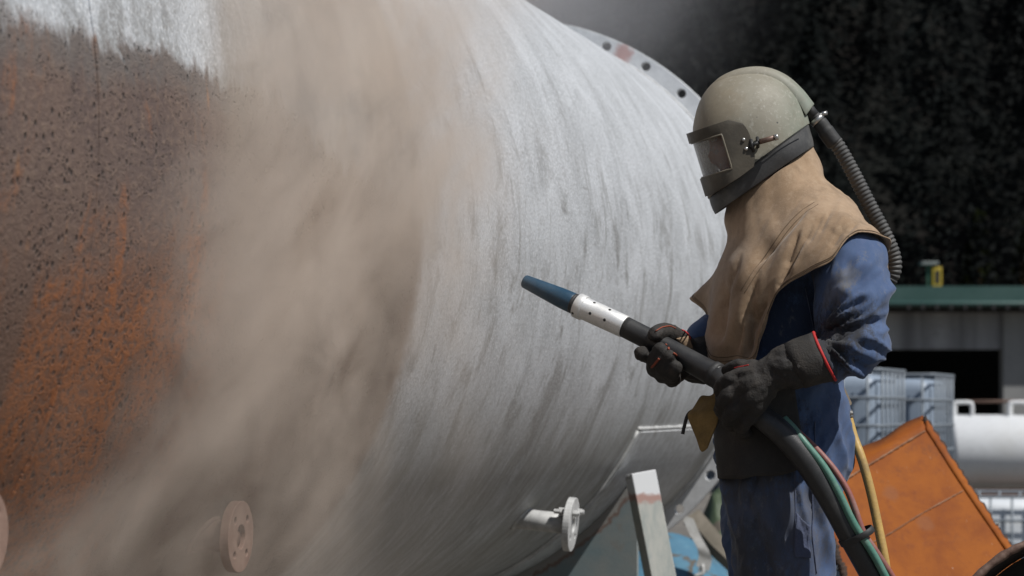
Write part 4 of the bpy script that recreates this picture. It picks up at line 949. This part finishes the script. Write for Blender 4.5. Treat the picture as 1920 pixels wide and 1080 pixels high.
# ------------------------------------------------------------------ helmet
helmet_o = [(1299, 250), (1302, 222), (1310, 194), (1325, 168), (1347, 148), (1384, 136), (1428, 133), (1468, 148), (1497, 178), (1512, 210), (1520, 240), (1528, 275), (1520, 312), (1480, 352), (1425, 398), (1370, 425), (1338, 402), (1322, 352), (1307, 297)]
def inflated(outl, c, W_, n=96, m_=40, k=1.0, ex=2.5, ey=2.3):
    o2 = np.array(outl+outl[:3], float); s = spline(np.vstack([outl[-2:], o2]), 900)
    an = np.arctan2(s[:, 1]-c[1], s[:, 0]-c[0]); rad = np.hypot(s[:, 1]-c[1], s[:, 0]-c[0]); od = np.argsort(an); an, rad = an[od], rad[od]
    ph = np.arange(n)/n*2*math.pi-math.pi; rr_ = np.interp(ph, an, rad, period=2*math.pi); v = []
    for j in range(m_):
        ps = math.pi*(j+.5)/m_; s_ = math.sin(ps)**(2/ex); y = math.copysign(abs(math.cos(ps))**(2/ey), -math.cos(ps))*W_*k
        for a, r in zip(ph, rr_): v.append(P(c[0]+r*k*s_*math.cos(a), c[1]+r*k*s_*math.sin(a), y))
    return loft(np.array(v).reshape(m_, n, 3))
def cut_line(v, f, l0, l1, keep_up=True):
    """cut a closed shell by the plane through a line seen in the side view"""
    a, b = P(*l0), P(*l1); d = b-a; nrm = np.cross(d, np.array([0, 1., 0])); nrm /= np.linalg.norm(nrm)
    if nrm[2] < 0: nrm = -nrm
    me = bpy.data.meshes.new('t'); me.from_pydata(np.asarray(v).tolist(), [], f); bm = bmesh.new(); bm.from_mesh(me)
    bmesh.ops.bisect_plane(bm, geom=bm.verts[:]+bm.edges[:]+bm.faces[:], plane_co=Vector(a), plane_no=Vector(nrm), clear_outer=not keep_up, clear_inner=keep_up)
    bm.to_mesh(me); bm.free(); vv = np.array([q.co[:] for q in me.vertices]); ff_ = [tuple(p.vertices) for p in me.polygons]; bpy.data.meshes.remove(me); return vv, ff_
hcx = (1418, 272)
sv, sf = inflated(helmet_o, hcx, .128); sv, sf = cut_line(sv, sf, (1516, 233), (1330, 371))
def in_window(q):
    x = 960+q[0]/q[1]*FPX; y = HOR-(q[2]-CAMZ)/q[1]*FPX; d = (x-VO[0])*ef[0]+(y-VO[1])*ef[1]; v_ = (x-VO[0])*ev[0]+(y-VO[1])*ev[1]
    return d < 72 and 11 < v_ < 99
ef = np.array([.957, -.29]); ev = np.array([.29, .957]); VO = np.array([1290., 250.])
sf = [q for q in sf if not in_window(sv[list(q)].mean(0))]
helmet = mod_solid(obj('helmet', sv, sf, helm_m, person), .004, -1, .0012)
kv, kf = inflated(helmet_o, hcx, .126, k=.982); kv, kf = cut_line(kv, kf, (1518, 226), (1332, 364), False); kv, kf = cut_line(kv, kf, (1529, 272), (1345, 399))
mod_solid(obj('neck_skirt', kv, kf, skirt_rubber, helmet), .005, -1, .001)
mod_sub(mod_solid(obj('rim_line', *tube([P(1516+(1330-1516)*t, 233+(371-233)*t, -.1275*(1-abs((t-.45)/.62)**2.6)**(1/2.3) if abs(t-.45) < .62 else 0) for t in np.linspace(.02, .98, 40)], .0012, 6), dark_steel, helmet), .0002), 0)
out_c = spline([(1312, 204), (1317, 186), (1332, 162), (1352, 143), (1388, 128), (1432, 125), (1472, 139), (1504, 166), (1527, 195)], 44)
in_c = spline([(1318, 212), (1326, 193), (1343, 172), (1360, 158), (1392, 146), (1430, 144), (1464, 159), (1492, 186), (1511, 217)], 44)
rings = []
for i in range(44):
    t = i/43; hw_ = .034+.024*t; (ox, oy), (ix, iy) = out_c[i], in_c[i]; e = min(1, t/.06+.25); ox, oy = ix+(ox-ix)*e, iy+(oy-iy)*e
    mx_, my_ = ox*.35+ix*.65, oy*.35+iy*.65
    prof = [(ix, iy, -hw_), (ox*.62+ix*.38, oy*.62+iy*.38, -hw_*.93), (ox*.93+ix*.07, oy*.93+iy*.07, -hw_*.72), (ox, oy, -hw_*.3), (ox, oy, hw_*.3), (ox*.93+ix*.07, oy*.93+iy*.07, hw_*.72), (ox*.62+ix*.38, oy*.62+iy*.38, hw_*.93), (ix, iy, hw_)]
    rings.append([P(*q) for q in prof])
crest = obj('crest', *loft(rings), helm_m, helmet); mod_bevel(crest, .002, 2, 50)
# visor: curved window in a frame wrapped round the front (d: back along the side, v: down)
ef = np.array([.957, -.29]); ev = np.array([.29, .957]); VO = np.array([1290., 250.])
def vis(d, v, side, grow=0.):
    D0, Wv = 84., .1345+grow
    dd = d-grow/U; y = Wv if d >= D0 else Wv*max(0., 1-((D0-d)/D0)**2.5)**(1/2.5)
    p = VO+ef*dd+ev*v; return P(p[0], p[1], side*y)
def vmin(d): return float(np.interp(d, [0, 79, 103, 108, 110], [0, -2, 12, 24, 44]))
def vmax(d): return float(np.interp(d, [0, 12, 69, 99, 105, 110], [123, 123, 107, 96, 86, 60]))
dl = [0, .6, 2, 4.5, 8, 13, 19, 26, 34, 43, 52, 59, 60.5, 66, 72, 79, 86, 93, 99, 103, 106, 108.4, 109.6]
def frame_mesh(window):
    colsd = [(d, -1) for d in dl[::-1]]+[(d, 1) for d in dl[1:]]; v, f = [], []; rows = 12
    for d, s in colsd:
        a, b = vmin(d), vmax(d); r = sorted([a, a+(20-a)*.5 if a < 20 else a+.5, max(20, a+1), max(22, a+2), 38, 54, 70, min(86, b-2), min(88, b-1), (b+88)/2 if b > 89 else b-.5, b-.2 if b < 90 else b-1, b])
        for x in r: v.append(vis(d, x, s, 0 if not window else -.004))
    for i in range(len(colsd)-1):
        d0, d1 = colsd[i][0], colsd[i+1][0]; inwin_c = max(d0, d1) <= 59.1
        for j in range(rows-1):
            inside = inwin_c and 2 <= j < 8
            if inside == window: f.append((i*rows+j, (i+1)*rows+j, (i+1)*rows+j+1, i*rows+j+1))
    return np.array(v), f
o = obj('visor_frame', *frame_mesh(False), frame_plastic, helmet, True); mod_solid(o, .009, 0, .0012)
o = obj('visor_pane', *frame_mesh(True), glass_m, helmet, True)
rimp = [vis(d, 20.5, -1, .0) for d in dl[0:12]]+[vis(59.3, x, -1, .0) for x in (24, 40, 60, 80)]+[vis(d, 87.5, -1, .0) for d in dl[0:12][::-1]]
obj('window_bead', *tube([p-np.array([0, .004, 0]) for p in rimp], .0022, 8), simple('bead_plastic', (.20, .175, .13), None, .5), helmet)
for (px, py) in ((1394, 262), (1399, 279)):
    q = P(px, py, -.1400); obj('screw', *tube([q+np.array([0, .006, 0]), q-np.array([0, .001, 0]), q-np.array([0, .003, 0])], [.0045, .0045, .0028], 14), steel, helmet)
la = [P(1408, 271, -.138), P(1416, 268, -.143), P(1424, 266, -.148), P(1456, 257, -.150)]
o = obj('latch', *tube([la[2], la[2]*.5+la[3]*.5, la[3]], .0062, 14, flat=.7, flat_axis=(0, 1, 0)), simple('latch_grip', (.16, .10, .075), (.12, .07, .055), .5, .3), helmet)
o['label'] = 'brown rubber latch lever with steel tip'
obj('latch_tip', *tube([la[3]-(la[3]-la[2])*.12, la[3], la[3]+(la[3]-la[2])*.08], .0072, 14), steel, helmet)
obj('latch_hinge', *cat_(tube([P(1407, 277, -.136), P(1410, 272, -.143), P(1424, 267, -.146)], .0045, 10), tube([P(1421, 276, -.130), P(1421, 268, -.144), P(1420, 258, -.132)], .004, 10), tube([P(1408, 262, -.138), P(1410, 272, -.144), P(1413, 284, -.138)], .004, 10)), dark_steel, helmet)

# breathing hose from the helmet's back, corrugated
bh_pts = spline(px3((1556, 258, .0), (1572, 275, .0), (1600, 325, .0), (1632, 388, .0), (1658, 437, .0), (1675, 478, .005), (1676, 510, .01), (1661, 536, .02), (1635, 580, .05), (1610, 640, .08), (1580, 700, .08)), 900)
sl = np.concatenate([[0], np.cumsum(np.linalg.norm(np.diff(bh_pts, axis=0), axis=1))])
rad = .0150+.0028*(.5+.5*np.cos(sl/.0098*2*math.pi))**.6
rad[:8] = .0165
bhose = obj('breathing_hose', *tube(bh_pts, rad, 22), grey_rubber, person)
cuff = spline(px3((1526, 218, 0), (1540, 234, 0), (1554, 254, 0), (1566, 270, 0)), 24)
obj('hose_cuff', *tube(cuff, [.0150]*6+[.0178]*6+[.0195]*10+[.0195, .0175], 22), black_rubber, bhose)
obj('spigot', *tube(px3((1508, 196, 0), (1518, 208, 0), (1528, 221, 0)), .0145, 18), dark_steel, bhose)
d_ = P(1540, 234)-P(1526, 218); d_ /= np.linalg.norm(d_); c_ = P(1532, 225)
cl = obj('hose_clamp', *tube([c_-d_*.006, c_-d_*.0058, c_, c_+d_*.0058, c_+d_*.006], [.0155, .0178, .0180, .0178, .0155], 24), steel, bhose)
obj('clamp_screw', *cat_(hexprism(P(1540, 214, -.006), (1, .2, .25), .0055, .014), tube([P(1533, 217, -.006), P(1537, 216, -.006), P(1541, 214, -.006)], .0042, 10)), steel, bhose)
# gloves
def make_glove(H, open_dir, label, seed):
    ps = [chain(H['arm'], 30, 20), chain(H['thumb'], 18, 12)]+[chain(c, 16, 12) for c in H['palm']]+[chain(c, 20, 12) for c in H['fingers']]
    v, f = remesh(ps, .0034, 4); n_ = normals(v, f)
    d = np.array([(.4-abs(noise.noise(Vector(q*38+Vector((seed, 0, 0))))))*.0045+noise.noise(Vector(q*120))*.0012 for q in (Vector(x) for x in v)])
    armc = np.array([P(*a[:3]) for a in H['arm'][:3]]); da = np.min(np.linalg.norm(v[:, None]-armc[None], axis=2), 1)
    d += np.exp(-(da/.055)**2)*np.array([(.3-abs(noise.noise(Vector((x[0]*16+x[2]*9+seed, x[1]*10, x[2]*20)))))*.012 for x in v])
    o = obj('glove', v+n_*d[:, None], f, glove_leather, person); o['label'] = label
    return o
gl = make_glove(NEAR_HAND, 1, 'black leather gauntlet glove with red cuff edge, gripping the hose', 2)
gr_ = make_glove(FAR_HAND, 1, 'black leather glove with orange piping and tan patch, holding the front grip', 5)
def ring_at(c, ax, r, n=48, ell=1.):
    ax = np.array(ax, float); ax /= np.linalg.norm(ax); a = np.cross(ax, [0, 1, 0]); a /= np.linalg.norm(a); b = np.cross(ax, a); return np.array([c+a*r*math.cos(t)*ell+b*r*math.sin(t) for t in np.linspace(0, 2*math.pi, n)])
# flared gauntlet cuff with red edge
c0, c1 = P(1549, 667, -.297), P(1520, 676, -.301); axg = (P(1555, 662, -.30)-P(1500, 682, -.301)); axg = axg/np.linalg.norm(axg); axg = axg+np.array([.0, -.22, 0.10]); axg /= np.linalg.norm(axg)
R0 = ring_at(P(1546, 668, -.297), axg, .0575, 48, 1.0)[:-1]; R1 = ring_at(P(1522, 675, -.301), axg, .0555, 48, 1.)[:-1]; R2_ = ring_at(P(1490, 686, -.302), axg, .0530, 48)[:-1]
v, f = loft([R0, R0*.5+R1*.5, R1, R1*.5+R2_*.5, R2_], caps=False); v = v+.0035*nz(v*26)[:, None]*np.array([.3, 1, 1])
mod_solid(obj('gauntlet_cuff', v, f, glove_leather, gl), .003, 0)
rr = np.vstack([R0, R0[:1]]); obj('cuff_trim', *tube(rr, .0036, 8, caps=False), red_trim, gl)
GB = BVHTree.FromPolygons([tuple(np.array(q.co)+BASE) for q in gr_.data.vertices], [tuple(p.vertices) for p in gr_.data.polygons])
GN = BVHTree.FromPolygons([tuple(np.array(q.co)+BASE) for q in gl.data.vertices], [tuple(p.vertices) for p in gl.data.polygons])
patch('back_patch', [(1266, 634), (1288, 630), (1298, 654), (1284, 650)], 8, 8, tan_patch, gr_, .003, .002, GB)
stitch('piping', [(1229, 621), (1242, 614), (1256, 612), (1266, 616)], .0016, orange_trim, gr_, 24, .001, GB)
stitch('piping', [(1278, 619), (1288, 624), (1294, 636)], .0018, red_trim, gr_, 20, .001, GB)
stitch('piping', [(1222, 688), (1228, 682), (1236, 672)], .003, orange_trim, gr_, 20, .001, GB)
for (px, py) in ((1249, 648), (1264, 664)):
    stitch('piping', [(px-2, py-2), (px+3, py+2), (px+5, py+8)], .0026, orange_trim, gr_, 14, .001, GB)
stitch('piping', [(1377, 690), (1390, 688), (1404, 685)], .0014, red_trim, gl, 24, .001, GN)

# ------------------------------------------------------------------ blasting gun and its hose
def gpath(pts, n): return spline(px3(*pts), n)
nozz = [(983, 527, .060), (1034, 550, .030), (1082, 572, .0)]
gun = empty('blast_hose', (P(1650, 1100, -.25)[0]+.25, 4.3, 0), 'thick black blasting hose with blue nozzle and aluminium holder', 'blast hose')
a, b = P(*nozz[0]), P(*nozz[2]); d_ = (b-a)/np.linalg.norm(b-a); L = np.linalg.norm(b-a)
prof = [(0, .0085), (.0, .0145), (.003, .0160), (.25*L, .0185), (.5*L, .0215), (.72*L, .0238), (.9*L, .0244), (.93*L, .0240)]
rings = [ring_at(a+d_*t, d_, r, 33)[:-1] for t, r in prof]
nz_o = obj('nozzle', *loft(rings), blue_plastic, gun); mod_bevel(nz_o, .001, 2, 50)
obj('bore', *tube([a-d_*.0005, a+d_*.001, a+d_*.002], .0083, 18), dark_steel, nz_o)
obj('washer', *loft([ring_at(a+d_*t, d_, r, 33)[:-1] for t, r in ((.92*L, .020), (.925*L, .0243), (.955*L, .0245), (.96*L, .0235), (.975*L, .0235), (.985*L, .025), (1.0*L, .025), (1.01*L, .02))]), black_rubber, gun)
e = P(1172, 613, -.052); d2 = (e-b)/np.linalg.norm(e-b); L2 = np.linalg.norm(e-b)
hold = obj('nozzle_holder', *loft([ring_at(b+d2*t, d2, r, 41)[:-1] for t, r in ((0, .022), (0, .0282), (.002, .0298), (.019, .0298), (.0205, .0290), (.0210, .0268), (L2*.5, .0266), (L2-.002, .0264), (L2, .0255), (L2, .020))]), alum, gun); mod_bevel(hold, .0008, 2, 40)
sd1 = np.cross(d2, [0, 0, 1.]); sd1 /= np.linalg.norm(sd1); up1 = np.cross(sd1, d2)
if sd1[1] > 0: sd1 = -sd1
if up1[2] < 0: up1 = -up1
for t, an in ((.34, -4), (.64, -4), (.30, 62), (.62, 62), (.02, -40)):
    nn = sd1*math.cos(R_(an))+up1*math.sin(R_(an)); rr_ = .0264 if t > .1 else .0294; c = b+d2*(L2*t+.004)+nn*rr_
    obj('set_screw', *tube([c-nn*.003, c-nn*.0004, c+nn*.0005], [.0040, .0040, .0034], 12), dark_steel, hold)
sl_p = gpath([(1172, 613, -.052), (1250, 653, -.098), (1310, 686, -.145), (1348, 707, -.175)], 30)
slv = obj('grip_sleeve', *tube(sl_p, np.interp(np.linspace(0, 1, 30), [0, .4, .9, 1], [.0248, .0250, .0275, .0275]), 28), hose_rubber, gun)
k0 = P(1340, 702, -.168); dd = sl_p[-1]-sl_p[-4]; dd /= np.linalg.norm(dd)
obj('clamp_ring', *loft([ring_at(k0+dd*t, dd, r, 33)[:-1] for t, r in ((-.008, .026), (-.007, .0295), (.007, .0295), (.008, .026))]), black_rubber, slv)
hp = gpath([(1344, 705, -.172), (1385, 742, -.225), (1430, 782, -.252), (1465, 812, -.262), (1505, 856, -.268), (1540, 908, -.27), (1570, 958, -.27), (1597, 1008, -.27), (1640, 1085, -.262)], 90)
g_end = np.array([hp[-1][0]+.22, hp[-1][1]+.05, .045]); hp2 = np.vstack([hp, spline([hp[-1], hp[-1]+np.array([.09, .0, -.25]), hp[-1]+np.array([.2, .03, -.5]), np.array([hp[-1][0]+.36, 4.5, .09]), np.array([hp[-1][0]+.62, 4.62, .045]), np.array([hp[-1][0]+1.4, 4.9, .045]), np.array([hp[-1][0]+2.6, 4.6, .045])], 60)[1:]])
hr = np.concatenate([np.interp(np.linspace(0, 1, 90), [0, .12, .3, 1], [.0275, .0265, .0275, .0275]), [.0275]*59])
obj('hose', *tube(hp2, hr, 28), hose_rubber, gun)
def line_with(pts, r, name, mat, seed):
    p = gpath(pts, 70); tail = spline([p[-1], p[-1]+np.array([.09, .0, -.22]), p[-1]+np.array([.2, .02, -.47]), np.array([p[-1][0]+.36, 4.42-seed*.03, .12]), np.array([p[-1][0]+.62, 4.5-seed*.03, r]), np.array([p[-1][0]+1.5, 4.75-seed*.04, r])], 50)[1:]
    return obj(name, *tube(np.vstack([p, tail]), r, 14), mat, gun)
line_with([(1470, 785, -.245), (1490, 806, -.262), (1506, 827, -.280), (1545, 876, -.288), (1573, 925, -.293), (1601, 982, -.296), (1637, 1038, -.296), (1662, 1085, -.29)], .0088, 'control_line', green_line, 1)['label'] = 'green control line strapped along the hose'
line_with([(1490, 805, -.225), (1520, 832, -.242), (1545, 858, -.258), (1568, 886, -.268), (1589, 920, -.275), (1603, 955, -.280), (1619, 999, -.285), (1647, 1041, -.285), (1676, 1086, -.278)], .0075, 'control_line', red_line, 2)['label'] = 'faded red control line strapped along the hose'
cs = P(1600, 1010, -.285); ds = hp[78]-hp[74]; ds /= np.linalg.norm(ds)
i0 = int(np.argmin(np.abs(np.array([HOR-(q[2]-CAMZ)/q[1]*FPX for q in hp])-1008))); cs = hp[i0]; ds = hp[i0+1]-hp[i0-1]; ds /= np.linalg.norm(ds)
rg = []
for t in np.linspace(0, 2*math.pi, 61):
    a_ = np.cross(ds, [0, 1, 0]); a_ /= np.linalg.norm(a_); b_ = np.cross(ds, a_)
    q = np.array([math.cos(t), math.sin(t)]); bulge = .0455+.022*max(0, math.cos(t-math.atan2(.35*0-.5, .85)))**4
    rg.append((a_, b_, t))
rings = []
a_ = np.cross(ds, [0, 1., 0]); a_ /= np.linalg.norm(a_)
if a_[0] < 0: a_ = -a_
b_ = np.cross(ds, a_)
if b_[1] > 0: b_ = -b_
for s_ in (-.0075, -.006, .006, .0075):
    r_ = []
    for t in np.arange(60)/60*2*math.pi:
        bul = .0290+.0240*max(0, math.cos(t-R_(30)))**2.2; bul += .0015 if abs(s_) < .007 else 0
        r_.append(cs+ds*s_+(a_*math.cos(t)+b_*math.sin(t))*bul)
    rings.append(r_)
obj('hose_strap', *loft(rings, caps=False), black_rubber, gun)

# yellow air hose hanging from the belt
yh = gpath([(1590, 782, -.06), (1600, 818, -.07), (1616, 862, -.09), (1632, 920, -.10), (1646, 985, -.11), (1657, 1040, -.12), (1664, 1085, -.12)], 60)
tail = spline([yh[-1], yh[-1]+np.array([.03, 0, -.3]), yh[-1]+np.array([.12, .08, -.6]), np.array([yh[-1][0]+.4, 4.9, .012]), np.array([yh[-1][0]+1.2, 5.6, .012])], 40)[1:]
ya = empty('air_hose', (yh[-1][0], yh[-1][1], 0), 'thin yellow air hose hanging from the worker belt', 'air hose')
obj('hose', *tube(np.vstack([yh, tail]), .0108, 16), yellow_line, ya)
ft = gpath([(1566, 712, -.05), (1572, 728, -.05), (1582, 754, -.055), (1588, 774, -.06), (1591, 784, -.062)], 24)
obj('fitting', *tube(ft, [.012]*5+[.014]*5+[.009]*6+[.0125]*8, 16), steel, ya)
obj('coupler', *tube(px3((1560, 707, -.06), (1568, 710, -.065), (1577, 713, -.07)), [.011, .013, .010], 16), simple('silver_fitting', (.7, .68, .6), None, .3, .8), ya)
obj('leather_tab', *loft([[p+np.array([dx, -.014, dz]) for dx, dz in ((-.008, -.004), (.008, .004), (.009, .008), (-.007, 0))] for p in px3((1566, 716, -.05), (1576, 736, -.052), (1588, 762, -.055))]), simple('tab_leather', (.42, .33, .23), None, .85), ya, False)
obj('clip', *cat_(tube(px3((1584, 774, -.078), (1590, 776, -.08), (1597, 775, -.078)), .004, 8), hexprism(P(1594, 775, -.078), (1, 0, .2), .006, .006)), steel, ya, False)

# ------------------------------------------------------------------ blasting dust (real volumes)
def vol_mat(name, build, color, aniso=.25):
    m = bpy.data.materials.new(name); m.use_nodes = True; n = m.node_tree.nodes; n.remove(n['Principled BSDF'])
    h = M.__new__(M); h.m = m; h.n = n; h.l = m.node_tree.links; h.out = n['Material Output']; h.tc = n.new('ShaderNodeTexCoord'); h.obj = h.tc.outputs['Object']
    pv_ = n.new('ShaderNodeVolumePrincipled'); pv_.inputs['Color'].default_value = color+(1,); pv_.inputs['Anisotropy'].default_value = aniso
    h.l.new(build(h), pv_.inputs['Density']); h.l.new(pv_.outputs[0], h.out.inputs['Volume']); return m
def dust_density(h):
    x, y, z = h.sep(h.obj)[:3]; zz_ = h.math('SUBTRACT', z, TZ)
    r = h.math('SQRT', h.math('ADD', h.math('MULTIPLY', y, y), h.math('MULTIPLY', zz_, zz_))); ht = h.math('SUBTRACT', r, TR)
    u0 = h.ramp(zz_, -.8, .5, -4.36, -4.02, False); wd = h.ramp(zz_, -.75, .30, .68, .49, False)
    g = h.math('DIVIDE', h.math('SUBTRACT', x, u0), wd); g = h.math('ADD', g, h.math('MULTIPLY', h.math('SUBTRACT', h.noise(h.scale(h.obj, 1, 1, .6), 3.2, 3, .55), .5), .9)); g = h.math('EXPONENT', h.math('MULTIPLY', h.math('POWER', h.math('ABSOLUTE', g), 2.5), -1))
    fall = h.math('EXPONENT', h.math('MULTIPLY', ht, -12.0)); top = h.ramp(ht, .62, .40)
    sl_ = h.comb(h.math('SUBTRACT', x, h.math('MULTIPLY', zz_, .5)), y, h.math('MULTIPLY', zz_, .62))
    warp = h.noise(sl_, 2.6, 5, .6, 1.1); nn = h.ramp(warp, .36, .64, .0, 1.5); fine = h.ramp(h.noise(sl_, 7.5, 5, .65, 1.0), .36, .64, .15, 1.8)
    d = h.math('MULTIPLY', h.math('MULTIPLY', g, fall), h.math('MULTIPLY', nn, fine)); d = h.math('MULTIPLY', d, top)
    d = h.math('MULTIPLY', d, h.math('MULTIPLY', h.ramp(x, -5.7, -5.2), h.ramp(x, -2.7, -3.2)))
    big = h.ramp(h.noise(h.scale(sl_, 1, 1, 1, (3, 2, 5)), 1.6, 3, .5, .8), .38, .60, .3, 1.4)
    d = h.math('MULTIPLY', d, h.math('MULTIPLY', big, h.ramp(zz_, -.65, .25, .85, 1.15)))
    d = h.math('MULTIPLY', d, h.math('MAXIMUM', h.ramp(x, -3.40, -3.85, .22, 1.0), h.ramp(zz_, .0, .42)))
    return h.math('MULTIPLY', d, DUST)
DUST = 10.5
dm = vol_mat('dust_volume', dust_density, (.845, .75, .665), .15)
tt = np.radians(np.linspace(-68, 62, 40)); rings = []
for u in np.linspace(-5.75, -2.65, 4):
    rings.append([tl(u, t, TR+.004) for t in tt]+[tl(u, t, TR+.64) for t in tt[::-1]])
dust = obj('blasting_dust', *loft(rings), dm, None, False); dust.location = end; dust.scale = (TS, TS, TS); dust.rotation_euler = (0, 0, math.pi/2-AX)
tag(dust, 'tan cloud of blasting dust billowing along the rusty side of the tank', kind='stuff')
def puff(h):
    v = h.scale(h.obj, 1, 1, 1); d = h.dist(v, (0, 0, 0)); nn = h.ramp(h.noise(h.obj, 1.1, 4, .6, .5), .35, .65, .25, 1.3)
    return h.math('MULTIPLY', h.math('MULTIPLY', h.math('POWER', h.ramp(d, 1.0, .0), 1.8), nn), 1.0)
pm = vol_mat('puff_volume', puff, (.9, .9, .93), .2)
bm = bmesh.new(); bmesh.ops.create_icosphere(bm, subdivisions=4, radius=1.); me = bpy.data.meshes.new('drifting_dust'); bm.to_mesh(me); bm.free(); me.materials.append(pm)
pu = bpy.data.objects.new('drifting_dust', me); C.objects.link(pu); pu.location = (.0, 12.3, 3.95); pu.scale = (2.1, 1.7, 1.9)
tag(pu, 'thin grey dust drifting above the far end of the tank', kind='stuff')
for o in bpy.data.objects:
    if '_org' in o: del o['_org']
